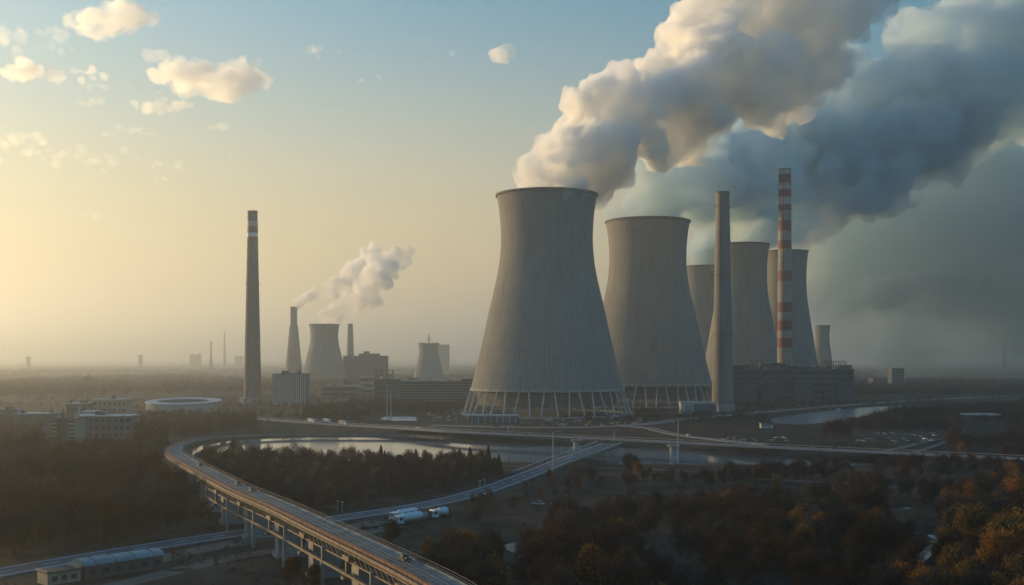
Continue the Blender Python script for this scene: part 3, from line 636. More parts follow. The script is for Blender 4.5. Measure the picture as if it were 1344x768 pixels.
for nm, lb, a, b_, yt, yb, w_, rw, cl, rf in (
    ('apartment_block', 'apartment block with tan stacked balconies in the left wood', 66, 80, 548.5, 585, 'tan_wall', 6, 0, 'roof_dark'),
    ('apartment_block', 'narrow apartment block with tan balconies right of its twin', 88, 98, 549, 585, 'tan_wall', 6, 0, 'roof_dark'),
    ('stair_tower', 'dark stair tower between the two tan balcony blocks', 75, 88, 550, 585, 'hall', 0, 0, 'roof_dark'),
    ('school_building', 'long blue grey building with a pale roof edge right of the balcony blocks', 98, 172, 545.5, 578, 'cladding', 3, 9, 'roof_pale'),
    ('roof_storey', 'low pale penthouse building behind the long blue grey building', 100, 126, 540, 560, 'pale_wall', 1, 5, 'roof_pale'),
    ('shed', 'wide low shed with a pale roof edge left of the balcony blocks', 18, 64, 542.5, 565, 'cladding', 0, 0, 'roof_pale'),
    ('store_building', 'flat grey store at the very left edge of the wood', -16, 16, 538, 560, 'cladding', 1, 6, 'roof_dark'),
    ('gatehouse', 'pale roofed building below the cross shaped pylon', 87, 113, 529.5, 548, 'hall', 1, 5, 'roof_pale'),
    ('workshop', 'cluttered brown workshop left of the round stadium', 122, 166, 524, 545, 'tan_wall', 2, 7, 'roof_pale')):
    bld(nm, lb, a, b_, yt, yb, 16, w_, rows=rw, cols=cl, roof=rf, seed=len(lb), gear=3 if b_-a > 20 else 1)
# pale roofed hall in the right wood
bld('pavilion', 'flat pavilion with a bright roof standing in the right wood', 1271, 1313, 543.5, 566, 16, 'hall', D=900, roof='roof_pale', rows=1, cols=8, par=1.2)
bld('site_cabin', 'small yellowish cabin on the bare field by the channel', 999, 1009, 554.5, 563, 5, 'pale_wall', D=800, rows=1, cols=3)
bld('site_shelter', 'little open shelter just right of the yellowish cabin', 1010.5, 1015, 556, 563, 4, 'pale_wall', D=800)
# far skyline pieces
for i, (a, b_, yt, D_, lb) in enumerate(((249,252.5,465,7000,'leftmost of the faint far towers near the left lattice mast'), (254,257,466,7000,'middle one of the faint far towers near the left lattice mast'), (258.5,262,464,7000,'rightmost of the faint far towers near the left lattice mast'),
        (181.5,184,466,6000,'faint far block alone on the left horizon'), (34,36,468,6000,'tiny far block near the left edge of the horizon'), (308,318,467.5,7500,'wide faint far block left of the banded chimney'))):
    bld('far_block', lb, a, b_, yt, 490, 40, 'cladding', D=D_, rows=0, gear=1 if i < 4 else 0, seed=i)

# stadium
c = Vector(((241-672)/F*1050, 1050, 0)); t = thing('round_stadium', 'low round stadium with a pale ring roof at left', 'stadium', c)
def tilt_ring(prof, n=96):
    mb = MB(); v = []; f = []
    for zf, zb, r in prof:
        for i in range(n): a_ = 2*math.pi*i/n; k_ = math.sin(a_)*.5+.5; v.append((r*math.cos(a_), r*math.sin(a_), zf+(zb-zf)*k_))
    for j in range(len(prof)-1):
        for i in range(n): f.append((j*n+i, j*n+(i+1) % n, (j+1)*n+(i+1) % n, (j+1)*n+i))
    return mb.add(v, f)
tilt_ring([(-1,-1,34.0),(7.9,12.0,34.6),(7.9,12.0,33.8)]).build('wall', M['pale_concrete'], t)
tilt_ring([(8.0,12.1,35.4),(8.6,12.7,35.4),(9.6,11.6,24.5),(9.1,11.1,24.5),(8.0,12.1,34.6)]).build('roof', M['roof_pale'], t)
tilt_ring([(8.9,10.9,24.8),(4,5,16),(2.6,2.6,.1)]).build('stand', M['hall'], t)
for i in range(36):
    a = 2*math.pi*i/36; mb = MB(); mb.bar((34.8*math.cos(a), 34.8*math.sin(a), -1), (35.0*math.cos(a), 35.0*math.sin(a), 7.9+5*(math.sin(a)*.5+.5)), .45); mb.build('pillar', M['concrete'], t)

# long shed at the bottom left
a = G(112,762); b_ = G(214,746); d = (b_-a); Ls = d.length; rz = math.atan2(d.y, d.x)
t = thing('long_shed', 'long shed with a rounded pale teal roof beside the main road, bottom left', 'shed', a, rz)
mb = MB(); mb.box((0,0,-.5),(Ls,6,3.2)); mb.build('wall', M['hall'], t)
mb = MB(); nA = 8
for i in range(nA):
    f0, f1 = math.pi*i/nA, math.pi*(i+1)/nA; p0 = (3-3.4*math.cos(f0), 3.2+1.3*math.sin(f0)); p1 = (3-3.4*math.cos(f1), 3.2+1.3*math.sin(f1))
    mb.add([(-.3,p0[0],p0[1]), (Ls+.3,p0[0],p0[1]), (Ls+.3,p1[0],p1[1]), (-.3,p1[0],p1[1])], [(0,1,2,3)])
mb.add([(-.3, 3-3.4*math.cos(math.pi*i/nA), 3.2+1.3*math.sin(math.pi*i/nA)) for i in range(nA+1)], [tuple(range(nA+1))]); mb.add([(Ls+.3, 3-3.4*math.cos(math.pi*i/nA), 3.2+1.3*math.sin(math.pi*i/nA)) for i in range(nA+1)], [tuple(range(nA, -1, -1))])
mb.build('roof', M['roof_teal'], t, False)
for k_ in range(4):
    x = Ls*(k_+.5)/4; mb = MB()
    for i in range(nA):
        f0, f1 = math.pi*i/nA, math.pi*(i+1)/nA; mb.bar((x, 3-3.45*math.cos(f0), 3.22+1.34*math.sin(f0)), (x, 3-3.45*math.cos(f1), 3.22+1.34*math.sin(f1)), .12)
    mb.build('roof_seam', M['steel'], t)
for k_ in range(6): mb = MB(); x = Ls*(k_+.3)/6; mb.box((x, -.06, 1), (x+1.5, .1, 2.2)); mb.build('window', M['glass'], t)
a2 = a-d.normalized()*8.5
t = thing('flat_annex', 'flat roofed annex with a bare yellowish roof at the left end of the long shed', 'shed', a2, rz)
mb = MB(); mb.box((0,.4,-.5),(7.6,5.4,2.7)); mb.build('wall', M['tan_wall'], t); mb = MB(); mb.box((-.3,.1,2.7),(7.8,5.7,3)); mb.build('roof', M['dirt'], t)
mb = MB(); mb.box((7,.1,3),(7.8,5.7,3.6)); mb.box((-.3,.1,3),(0,5.7,3.3)); mb.build('roof_ledge', M['tan_wall'], t)
for k_ in range(3): mb = MB(); mb.box((1+k_*2.2,.33,.8),(2.2+k_*2.2,.5,1.9)); mb.build('window', M['glass'], t)

# ------------------------------------------------------------------ masts, lamps, poles
def lamp(px, ytop, ybase, label, double=False, Yd=None):
    b = G(px, ybase); D = Yd or b.y; k = D/F; h = (ybase-ytop)*k if Yd is None else W(px, ytop, D).z; b = Vector(((px-672)*k, D, 0))
    t = thing('street_lamp', label, 'street lamp', b, 0, 'tall road lamps'); mb = MB(); mb.tube((0,0,-.5), (0,0,h), .32, .2, 8); mb.build('pole', M['pale_concrete'], t)
    for s in ((-1, 1) if double else (1,)):
        mb = MB(); mb.tube((0,0,h-.2), (s*2.6,0,h+.1), .12, .1, 6); a_ = mb.build('arm', M['steel'], t); mb = MB(); mb.box((s*1.5-.9,-.35,h+.05), (s*2.4+.5*s+.3,.35,h+.35)); mb.build('lamp_head', M['roof_pale'], a_)
    return t
lamp(726, 567, 622, 'tall lamp pole standing where the road bridge meets the near bank')
lamp(890, 550, 607, 'tall double headed lamp above the round pier on the river bank', True)
lamp(667, 559, 571, 'small lamp pole on the highway in front of the basin building', False, 690)
lamp(806, 565, 577, 'small lamp pole on the highway beside the bridge head', False, 625)
lamp(508, 505, 551, 'thin tall pole beside the bright pond', False)
lamp(513, 510, 551, 'slightly shorter thin pole just right of the pole by the bright pond', False)
for i, (px, yb) in enumerate(((443,671),(449,672.5),(630,643),(636,641))):
    b = G(px, yb); t = thing('marker_post', ['left one of two marker posts on the main road beside the viaduct', 'right one of two marker posts on the main road beside the viaduct', 'left pole of the pale pair by the road bend', 'right pole of the pale pair by the road bend'][i], 'post', b)
    mb = MB(); mb.tube((0,0,-.3),(0,0,3.6),.14,n=6); mb.build('post', M['pale_concrete'], t); mb = MB(); mb.box((-.5,-.1,3.2),(.5,.1,3.6)); mb.build('sign_board', M['roof_pale'], t)
b = G(115.5, 530); t = thing('cross_pylon', 'thin cross shaped pylon standing behind the left buildings', 'pylon', b); hp = 40*b.y/F
mb = MB(); mb.tube((0,0,-1),(0,0,hp),.9,.35,6); mb.build('pole', M['steel'], t)
mb = MB(); mb.box((-4,-.5,hp-7.5),(4,.5,hp-6.7)); mb.box((-2.6,-.5,hp-5),(2.6,.5,hp-4.5)); mb.build('cross_arm', M['steel'], t)
for s in (-4, 4): mb = MB(); mb.tube((s,0,hp-9),(s,0,hp-5.2),.4,n=6); mb.build('insulator', M['steel'], t)
def lattice(px, ytop, ybase, wb, wt, label, solid=.5, D=None):
    b = G(px, ybase) if D is None else Vector(((px-672)*D/F, D, 0)); D = b.y; k = D/F; h = W(px, ytop, D).z; t = thing('lattice_mast', label, 'mast', b)
    mb = MB(); hs = h*solid
    for lv in range(5):
        z0 = hs*lv/5; z1 = hs*(lv+1)/5; r0 = (wb+(wt-wb)*(lv/5)**.6)*k/2; r1 = (wb+(wt-wb)*((lv+1)/5)**.6)*k/2
        for sx, sy in ((-1,-1), (1,-1), (1,1), (-1,1)):
            mb.bar((sx*r0, sy*r0, z0), (sx*r1, sy*r1, z1), .9)
            mb.bar((sx*r0, sy*r0, z0), (-sx*r1 if sx*sy > 0 else sx*r1, sy*r1 if sx*sy > 0 else -sy*r1, z1), .5)
        for sx in (-1, 1): mb.bar((-r1, sx*r1, z1), (r1, sx*r1, z1), .5); mb.bar((sx*r1, -r1, z1), (sx*r1, r1, z1), .5)
    mb.build('lattice_base', M['steel'], t); mb = MB(); mb.tube((0,0,hs*.15), (0,0,h), wt*k/2, wt*k/2*.75, 8); mb.build('shaft', M['stack_dark'], t)
    mb = MB(); mb.lathe([(h*.8, wt*k*.55), (h*.86, wt*k*.55)], 8); mb.build('band', M['white'], t)
lattice(277, 448, 487, 12, 2.6, 'dark thin mast on splayed lattice legs on the left plain', .42)
lattice(1318, 453, 482, 6, 3, 'faint lattice mast near the right edge of the horizon', .6, 4300)

# ------------------------------------------------------------------ vehicles
def wheel(t, x, y, r=.5, w=.3):
    mb = MB(); mb.tube((x, y-w/2, r), (x, y+w/2, r), r, n=16); wo = mb.build('wheel', M['black'], t)
    mb = MB(); mb.tube((x, y-w/2-.02, r), (x, y+w/2+.02, r), r*.5, n=10); mb.build('rim', M['steel'], wo)
def cab(t, x, m):
    mb = MB(); P = [(x,.7),(x+2.1,.7),(x+2.25,1.6),(x+1.9,3.0),(x,3.1)]; n = len(P)
    v = [(p[0], y, p[1]) for y in (-1.15, 1.15) for p in P]; mb.add(v, [tuple(range(n)), tuple(range(2*n-1, n-1, -1))]+[(i, n+i, n+(i+1) % n, (i+1) % n) for i in range(n)]); c_ = mb.build('cab', m, t)
    mb = MB(); mb.add([(x+2.27,-1,1.7),(x+2.27,1,1.7),(x+1.97,1,2.8),(x+1.97,-1,2.8)], [(0,1,2,3)]); mb.build('windscreen', M['glass'], c_)
    for s in (-1.17, 1.17): mb = MB(); mb.box((x+.6, s-.02, 1.7), (x+1.8, s+.02, 2.6)); mb.build('side_window', M['glass'], c_)
def tanker(loc, rz, L, label, m='tank', front=-1):
    t = thing('tank_truck', label, 'tank truck', loc, rz, 'white tank trucks parked by the main road')
    mb = MB(); n = 18; prof = [(0,.5),(.25,1.0),(.7,1.25),(L-.7,1.25),(L-.25,1.0),(L,.5)]; v = []; f = []
    for x, r in prof:
        for i in range(n): a_ = 2*math.pi*i/n; v.append((x, r*1.05*math.cos(a_), 2.35+r*math.sin(a_)))
    for k_ in range(len(prof)-1):
        for i in range(n): f.append((k_*n+i, k_*n+(i+1) % n, (k_+1)*n+(i+1) % n, (k_+1)*n+i))
    f += [tuple(range(n-1, -1, -1)), tuple(range(len(v)-n, len(v)))]; mb.add(v, f); tk = mb.build('tank', M[m], t, True)
    for k_ in range(3): mb = MB(); x = L*(k_+.5)/3; mb.tube((x,0,3.5),(x,0,3.8),.35,n=12); mb.build('hatch', M['steel'], tk)
    mb = MB(); mb.box((.2,-.15,3.7),(L-.2,.15,3.78)); mb.build('catwalk', M['steel'], tk)
    mb = MB(); mb.box((-2.8,-.5,.75),(L,.5,1.15)); mb.build('chassis', M['steel'], t)
    cabroot = bpy.data.objects.new('cab', None)
    mb = MB(); P = [(-.5,.7),(-2.6,.7),(-2.75,1.6),(-2.4,3.0),(-.5,3.1)]; n = len(P)
    v = [(p[0], y, p[1]) for y in (-1.2, 1.2) for p in P]; mb.add(v, [tuple(range(n-1,-1,-1)), tuple(range(n, 2*n))]+[(i, (i+1) % n, n+(i+1) % n, n+i) for i in range(n)]); c_ = mb.build('cab', M['tank'], t)
    mb = MB(); mb.add([(-2.78,-1.05,1.75),(-2.78,1.05,1.75),(-2.46,1.05,2.8),(-2.46,-1.05,2.8)], [(3,2,1,0)]); mb.build('windscreen', M['glass'], c_)
    for s in (-1.22, 1.22): mb = MB(); mb.box((-2.2, s-.02, 1.7), (-1.0, s+.02, 2.6)); mb.build('side_window', M['glass'], c_)
    for x in (-1.9, L*.18, L*.72, L*.72+1.2):
        for y in (-1.05, 1.05): wheel(t, x, y)
da = math.radians(20)
p = G(528, 689.5); tanker(p, math.atan2(G(560,684.5).y-p.y, G(560,684.5).x-p.x), 8.0, 'nearest white tank truck of the parked row beside the main road')
p = G(522, 684.5); tanker(p, math.atan2(G(556,678.5).y-p.y, G(556,678.5).x-p.x), 8.6, 'white tank truck with a blue flank parked behind the nearest one')
p = G(575, 681); tanker(p, math.radians(38), 3.6, 'short white tank truck at the right end of the parked row')
p = G(559, 682); t = thing('pump_skid', 'cluttered grey pump skid between the parked tank trucks', 'machinery', p, .5)
mb = MB(); mb.box((-2,-1.2,0),(2.2,1.2,.5)); mb.build('base', M['steel'], t); mb = MB(); mb.tube((-1.5,0,1.5),(.4,0,1.5),.9,n=14); mb.build('drum', M['pale_concrete'], t, False)
mb = MB(); mb.box((.7,-1,.5),(2,1,2.6)); mb.build('control_box', M['cladding'], t); mb = MB()
for x in (-1.8, 1.9):
    for y in (-1.1, 1.1): mb.tube((x,y,.5),(x,y,3.6),.09,n=6)
mb.box((-1.9,-1.2,3.5),(2,1.2,3.6)); mb.build('canopy_frame', M['steel'], t)
p = G(486, 694); t = thing('low_trailer', 'dark low trailer with a raised post near the viaduct', 'trailer', p, .5)
mb = MB(); mb.box((-2.6,-1.1,.7),(2.6,1.1,1.0)); mb.build('bed', M['steel'], t); mb = MB(); mb.box((-2.6,-1.1,1.0),(-2.4,1.1,2.4)); mb.build('headboard', M['steel'], t)
for x in (-1.6, 1.4):
    for y in (-1, 1): wheel(t, x, y, .42)
def truck(loc, rz, label, m):
    t = thing('box_truck', label, 'truck', loc, rz, 'trucks on the roads'); cab(t, 3.4, M['tank']); mb = MB(); mb.box((-3.8,-1.25,1.0),(3.1,1.25,3.6)); mb.build('cargo_box', M[m], t)
    mb = MB(); mb.box((-3.8,-.5,.6),(5.2,.5,.95)); mb.build('chassis', M['steel'], t)
    for x in (-2.8, -1.6, 4.4):
        for y in (-1.05, 1.05): wheel(t, x, y)
def car(loc, rz, label, m, group='cars on the roads and yards'):
    t = thing('car', label, 'car', loc, rz, group)
    def ext(P, w): 
        mb = MB(); n = len(P); mb.add([(p[0], y, p[1]) for y in (-w, w) for p in P], [tuple(range(n)), tuple(range(2*n-1, n-1, -1))]+[(i, n+i, n+(i+1) % n, (i+1) % n) for i in range(n)]); return mb
    ext([(-2.1,.3),(2.1,.3),(2.15,.75),(1.1,.95),(-1.9,.98),(-2.15,.8)], .88).build('body', M[m], t); ext([(-1.7,.96),(1.0,.94),(.35,1.42),(-1.2,1.45)], .74).build('cabin', M['glass'], t); ext([(-1.2,1.45),(.35,1.42),(.3,1.5),(-1.15,1.52)], .72).build('roof', M[m], t)
    for x in (-1.35, 1.35):
        for y in (-.82, .82): wheel(t, x, y, .33, .22)
def on(line, px, off):
    i = min(range(len(line)), key=lambda j: abs(line[j].x/line[j].y*F+672-px)); p, d, n = frames(line)[i]; return p+n*off+Vector((0,0,.03)), math.atan2(d.y, d.x)
for px, off, kind, m, lb in ((414,3,'t','blue','truck with a blue box on the highway left of the pond'), (425,-3,'t','white','truck with a white box just right of the blue one on the highway'), (457,3,'t','steel','dark box truck on the highway left of the bright pond'),
        (250,2,'c','steel','dark car on the highway near the round stadium'), (545,-3,'c','white','white car on the highway behind the pine tops'), (700,3,'c','white','white car on the highway in front of the widest tower'),
        (966,3,'c','white','white car on the highway right of the double lamp'), (1090,-3,'c','steel','dark car on the highway near the right wood'), (1260,3,'c','steel','dark car at the right end of the highway')):
    p, a_ = on(HWY, px, off); (truck if kind == 't' else car)(p, a_, lb, m)
for px, off, lb, m in ((655,2,'dark car on the plant road by the basin building','steel'), (796,-2,'white car on the plant road below the gap between the towers','white'), (918,3,'dark car on the plant road in front of the white pump house','steel'), (1000,-3,'pale car on the plant road right of the plain chimney','tank')):
    p, a_ = on(PLANT, px, off); car(p, a_, lb, m)
p, a_ = on(ROAD, 745, 2); car(p, a_, 'pale car crossing the road bridge', 'tank')
p, a_ = on(RAMP, 905, 0); car(p, a_, 'white car on the slip road', 'white')
r = random.Random(12)
for i, (px, py) in enumerate(((503,551),(507,550.5),(523,551.5),(530,550.8),(537,551.4),(543,550.7))): pass
for i, (px, py, lb, m) in enumerate(((706,663,'white van like car half hidden in scrub below the road bend','white'), (731,663.5,'small bright car in the scrub right of the white one','tank'), (1218,634,'pale car on the field track at right','tank'),
        (1114,624,'white car near the riverside trees at right','white'), (1143,577,'white car on the service yard by the right wood','white'), (1221,579,'bright car at the end of the service lane','white'), (1214,577,'pale car beside the service lane','tank'), (1163,571,'grey car on the service yard','steel'))):
    car(G(px, py), r.uniform(0, 6), lb, m, 'cars off the roads')

# ------------------------------------------------------------------ vegetation
def crown_pts(seed, kind, n):
    """leaf quads for a crown of height 1 and width about .8; z from 0 to 1"""
    r = np.random.default_rng(seed)
    if kind == 'conifer':
        z = r.random(n)**.8*.9+.06; rad = (1-z)*.24*(1+.35*np.sin(z*60+seed))*(.35+.65*r.random(n)**.5); a = r.random(n)*2*np.pi
        C = np.stack([rad*np.cos(a), rad*np.sin(a), z], 1); size = .035; 
    else:
        k = 11 if kind == 'round' else 9; lobes = []
        for i in range(k):
            a = r.random()*2*np.pi; zz = r.uniform(.32, .84); rr = r.uniform(.04, .25)*(1.25-abs(zz-.5)*1.2); lobes.append((rr*np.cos(a), rr*np.sin(a), zz, r.uniform(.11, .19), r.uniform(.13, .26)))
        lobes.append((0, 0, .84, .09, .16)); w = np.array([l[3]**2*l[4] for l in lobes]); w /= w.sum()
        ch = r.choice(len(lobes), n, p=w); Lb = np.array(lobes)[ch]
        d = r.normal(size=(n, 3)); d /= np.linalg.norm(d, axis=1)[:, None]; q = r.random(n)**.45
        q *= 1+.25*r.normal(size=n)*(r.random(n) < .3)
        C = Lb[:, :3]+d*q[:, None]*Lb[:, [3, 3, 4]]; size = .03 if kind == 'round' else .022
        C[:, 2] = np.clip(C[:, 2], .08, None)
    up = np.zeros((n, 3))
    if kind == 'bare':
        up = np.stack([C[:, 0]*1.2, C[:, 1]*1.2, np.full(n, .5)], 1)+r.normal(size=(n, 3))*.22; L = size*r.uniform(1.3, 3.4, n); Wd = size*r.uniform(.28, .55, n)
    else: up = r.normal(size=(n, 3)); L = size*r.uniform(.6, 1.4, n); Wd = size*r.uniform(.5, 1.1, n)
    if kind == 'bare': k_ = r.random(n) < .03; L = np.where(k_, L*4, L); Wd = np.where(k_, Wd*.7, Wd)
    up /= np.linalg.norm(up, axis=1)[:, None]; s = np.cross(up, r.normal(size=(n, 3))); s /= np.linalg.norm(s, axis=1)[:, None]
    a = C-up*L[:, None]/2; b = C+up*L[:, None]/2; s = s*Wd[:, None]/2
    V = np.stack([a-s, a+s, b+s*.6, b-s*.6], 1).reshape(-1, 3); return V
def trunk_mb(seed, kind, h=1.0):
    r = random.Random(seed); mb = MB(); top = .55 if kind != 'conifer' else .95; mb.tube((0,0,-.03),(0,0,top*.55),.016,.011,6,False); mb.tube((0,0,top*.55),(r.uniform(-.03,.03),r.uniform(-.03,.03),top),.011,.003,6,False)
    if kind != 'conifer':
        for i in range(9):
            a = r.random()*6.28; z = r.uniform(.2,.5); rr = r.uniform(.12,.3); e = (rr*math.cos(a), rr*math.sin(a), z+r.uniform(.18,.4)); mb.tube((0,0,z), e, .007, .002, 4, False)
            for _ in range(2): mb.tube(e, (e[0]+r.uniform(-.08,.08), e[1]+r.uniform(-.08,.08), e[2]+r.uniform(.05,.15)), .0025, .0008, 3, False)
    return mb
def zone_pts(poly, spacing, seed, zmax=None):
    P = [G(x, y) for x, y in poly]; r = random.Random(seed); x0, x1 = min(p.x for p in P), max(p.x for p in P); y0, y1 = min(p.y for p in P), max(p.y for p in P); out = []
    y = y0
    while y < y1:
        x = x0
        while x < x1:
            qx = x+r.uniform(-.45, .45)*spacing; qy = y+r.uniform(-.45, .45)*spacing
            out.append((qx, qy)); x += spacing
        y += spacing
    A = np.array(out); k = inside(A[:, 0], A[:, 1], P); return A[k]
VIAa = np.array([(p.x, p.y) for p in VIA])
def clear(A, line, w):
    d, _ = seg_dist(A[:, 0], A[:, 1], line[::2]); return A[d > w]
# zone: label, polygon of ground points as seen in the photograph, spacing, height range, mix of kinds (material index -> weight)
Z = [
 ('bare brown tree in the dense wood enclosed by the viaduct curve', [(258,612),(300,612),(450,613),(560,613),(640,616),(652,622),(642,636),(600,648),(560,655),(450,671),(400,679),(330,655),(285,628),(262,616)], 5.5, (6.5, 10.5), {0:.72, 2:.15, 1:.13}),
 ('bare brown tree in the wide wood left of the viaduct', [(-60,602),(60,592),(150,582),(205,580),(222,602),(262,640),(300,672),(262,700),(150,716),(60,730),(-60,748)], 6.5, (9, 14), {0:.66, 2:.24, 1:.10}),
 ('russet brown tree in the large wood at the bottom right', [(760,690),(840,674),(980,668),(1080,676),(1190,696),(1196,730),(1190,800),(1185,860),(560,860),(545,790),(600,760),(640,752),(700,735),(735,700)], 5.8, (7.5, 12), {0:.56, 1:.24, 2:.18, 3:.02}),
 ('russet tree beside the creek at the bottom right corner', [(1238,760),(1250,730),(1240,700),(1230,672),(1344,668),(1500,700),(1500,860),(1195,860),(1200,780)], 7.0, (9, 13.5), {1:.40, 0:.22, 4:.26, 3:.12}),
 ('bare tree in the row along the near river bank', [(820,626),(1000,626),(1120,624),(1120,632),(930,640),(815,636)], 5.0, (4.5, 8), {0:.45, 2:.30, 1:.25}),
 ('small bare tree in the field right of the river end', [(1150,613),(1344,606),(1480,612),(1480,634),(1240,632),(1150,626)], 9, (6, 10), {0:.6, 2:.3, 1:.1}),
 ('tree in the dark thicket between field track and large wood', [(1130,648),(1230,650),(1240,672),(1190,676),(1080,656)], 6.5, (7, 11), {1:.5, 0:.5}),
 ('autumn tree at the right edge beyond the creek', [(1262,648),(1344,640),(1490,650),(1490,690),(1262,690)], 7, (8, 12), {1:.5, 3:.2, 0:.3}),
 ('brown shrubby tree on the slope between the bridge road and the large wood', [(610,668),(700,640),(780,624),(850,640),(760,652),(700,672),(640,690),(600,690)], 10, (4, 8), {0:.55, 1:.3, 2:.15}),
 ('low tree of the wood in front of the stadium', [(150,560),(190,549),(300,551),(335,556),(330,566),(240,576),(200,582),(120,586)], 7, (6, 9), {0:.7, 2:.2, 1:.1}),
 ('tree of the low wood between ribbed block and the pond', [(395,553),(410,538),(470,534),(560,534),(620,538),(560,547),(480,549)], 8, (7, 10), {0:.7, 2:.15, 1:.15}),
 ('dark tree in the right wood beyond the highway', [(1075,577),(1100,568),(1150,560),(1200,547),(1280,537),(1500,526),(1500,597),(1250,592),(1235,580),(1180,574),(1120,577)], 7, (7, 11), {0:.6, 2:.28, 1:.12}),
 ('tree among the left buildings', [(-60,600),(-60,552),(60,566),(150,572),(150,590)], 8, (6, 9), {0:.7, 2:.2, 1:.1}),
]
ALL = []          # (x, y, height, material, variant kind, label)
for zi, (lb, poly, sp, (h0, h1), mix) in enumerate(Z):
    A = zone_pts(poly, sp, zi)
    for ln, w in ((VIA, 9), (ROAD, 12), (HWY, 15), (PLANT, 12), (RAMP, 8), (LANE, 5)): A = clear(A, ln, w)
    for P in POLYS: 
        e, _ = seg_dist(A[:, 0], A[:, 1], P, True); A = A[~(inside(A[:, 0], A[:, 1], P) | (e < 2.5))]
    r = random.Random(100+zi); ks = list(mix); ws = [mix[k] for k in ks]
    dens = vnoise(A[:, 0], A[:, 1], 38, 30+zi)
    mt = vnoise(A[:, 0], A[:, 1], 30, 70+zi)
    for (x, y), dn, mm in zip(A, dens, mt):
        if dn < .2 and r.random() < .7: continue
        m = r.choices(ks, ws)[0]
        if mm > .62 and r.random() < .6: m = ks[min(1, len(ks)-1)]
        h = r.uniform(h0, h1)*(.65+.6*dn)*(1.22 if r.random() < .08 else 1)
        if m == 0 and r.random() < .2: m = 6
        ALL.append((x, y, h, m, 'round' if m in (3, 4) or (m == 1 and r.random() < .5) else 'bare', lb))
# clearings with wet ground in the left wood
for cx, cy, rr in ((115,648,9), (143,648,6), (40,632,5), (60,690,5), (130,675,4)):
    g = G(cx, cy+12); ALL = [a for a in ALL if math.hypot(a[0]-g.x, a[1]-g.y) > rr]
SPECIAL = [  # px, base py, height px, material, kind, label
 (1272,742,80,4,'round','great olive gold tree at the right edge of the photo beside the creek'), (1305,735,62,4,'round','olive gold tree just right of the great olive gold tree'),
 (1245,748,60,3,'round','orange fringe tree on the left shoulder of the great olive gold tree'), (1178,790,58,3,'round','bright orange tree at the bottom edge left of the creek'), (1196,800,62,1,'round','rusty tree at the bottom edge right under the creek'),
 (815,706,28,3,'round','small bright orange crown sticking out of the large wood, middle of the photo bottom'), (725,640,18,3,'round','little orange tree by the road bend'), (720,627,12,1,'round','rusty bush beside the bridge road'),
 (836,627,22,3,'round','golden bush at the left end of the riverside trees'), (828,622,30,0,'bare','dark domed tree alone on the bank right of the road bridge'),
 (1020,646,26,4,'round','olive golden crown at the upper edge of the large wood'), (1330,655,42,3,'round','orange tree near the right edge below the highway'), (1242,660,34,1,'round','russet upright tree left of the orange tree at the right edge'),
 (563,735,32,3,'round','orange brown bush beside the viaduct'), (513,716,34,1,'round','dense brown bush right beside the nearest viaduct deck'), (585,745,30,1,'round','brown bush right of the orange brown bush by the viaduct'),
 (650,775,52,3,'round','rusty orange tree at the left end of the large wood, bottom edge'), (638,785,50,1,'round','rust tree at the bottom edge right of the viaduct'), (150,680,22,3,'round','single orange tree inside the left wood'),
 (383,772,42,1,'round','round russet bush under the viaduct at the bottom edge'), (415,778,38,1,'round','second russet bush under the viaduct at the bottom edge'), (1262,596,16,3,'round','orange tree in the right wood just beyond the highway'),
 (457,640,26,1,'round','rust tinted tree in the middle of the enclosed wood'), (505,640,24,1,'round','right of two rust tinted trees in the enclosed wood'), (866,800,40,3,'round','orange tree top at the bottom edge below the large wood'), (1235,625,30,2,'bare','tall dark tree breaking the line of the highway at right'),
 (1298,650,20,1,'round','low russet tree left of the orange tree at the right edge')]
CON = [(603,618,30),(610,620,26),(617,619,34),(624,621,25),(630,620,30),(636,622,24),(641,621,38),(649,623,24),(655,625,30),(546,616,28),(505,614,24),(500,613,30)]
for i, (px, py, hp, m, kd, lb) in enumerate(SPECIAL):
    g = G(px, py); ALL = [a for a in ALL if math.hypot(a[0]-g.x, a[1]-g.y) > hp*g.y/F*.28]
protos = {}
NQ = {'round': 3600, 'bare': 3400, 'conifer': 1800}
def proto(kind, var, m):
    key = (kind, var, m)
    if key not in protos:
        V = crown_pts(500+var*7+len(kind), kind, NQ[kind]); Q = np.arange(len(V)).reshape(-1, 4); o = np_mesh('crown', V, Q, [LEAF[m]]); me = o.data; bpy.data.objects.remove(o)
        tk = trunk_mb(var*3+1, kind).build('trunk', M['bark']); tm = tk.data; bpy.data.objects.remove(tk); protos[key] = (me, tm)
    return protos[key]
def tree(x, y, h, m, kd, lb, group, rnd, wide=1.0):
    me, tm = proto(kd, rnd.randrange(3), m); t = bpy.data.objects.new({'conifer': 'pine_tree', 'bare': 'bare_tree', 'round': 'autumn_tree'}[kd], None); COL.objects.link(t)
    t.location = (x, y, -.1); t.rotation_euler.z = rnd.uniform(0, 6.28); s = h*rnd.uniform(.9, 1.15)*wide; t.scale = (s, s, h); tag(t, lb, 'tree', group)
    for nm, d in (('trunk', tm), ('crown', me)): o = bpy.data.objects.new(nm, d); COL.objects.link(o); o.parent = t
rnd = random.Random(77)
for px, py, hp, m, kd, lb in SPECIAL:
    g = G(px, py); tree(g.x, g.y, hp*g.y/F, m, kd, lb, None, rnd, 1.25 if hp > 55 else 1.1)
for i, (px, py, hp) in enumerate(CON):
    g = G(px, py); tree(g.x, g.y, hp*g.y/F, 5, 'conifer', 'dark pointed pine at the water side of the enclosed wood', 'pines of the enclosed wood', rnd)
def seen(a):
    x, y, h = a[:3]; px = x/y*F+672; top = 472+(50-h)*F/y; return -120 < px < 1470 and top < 790
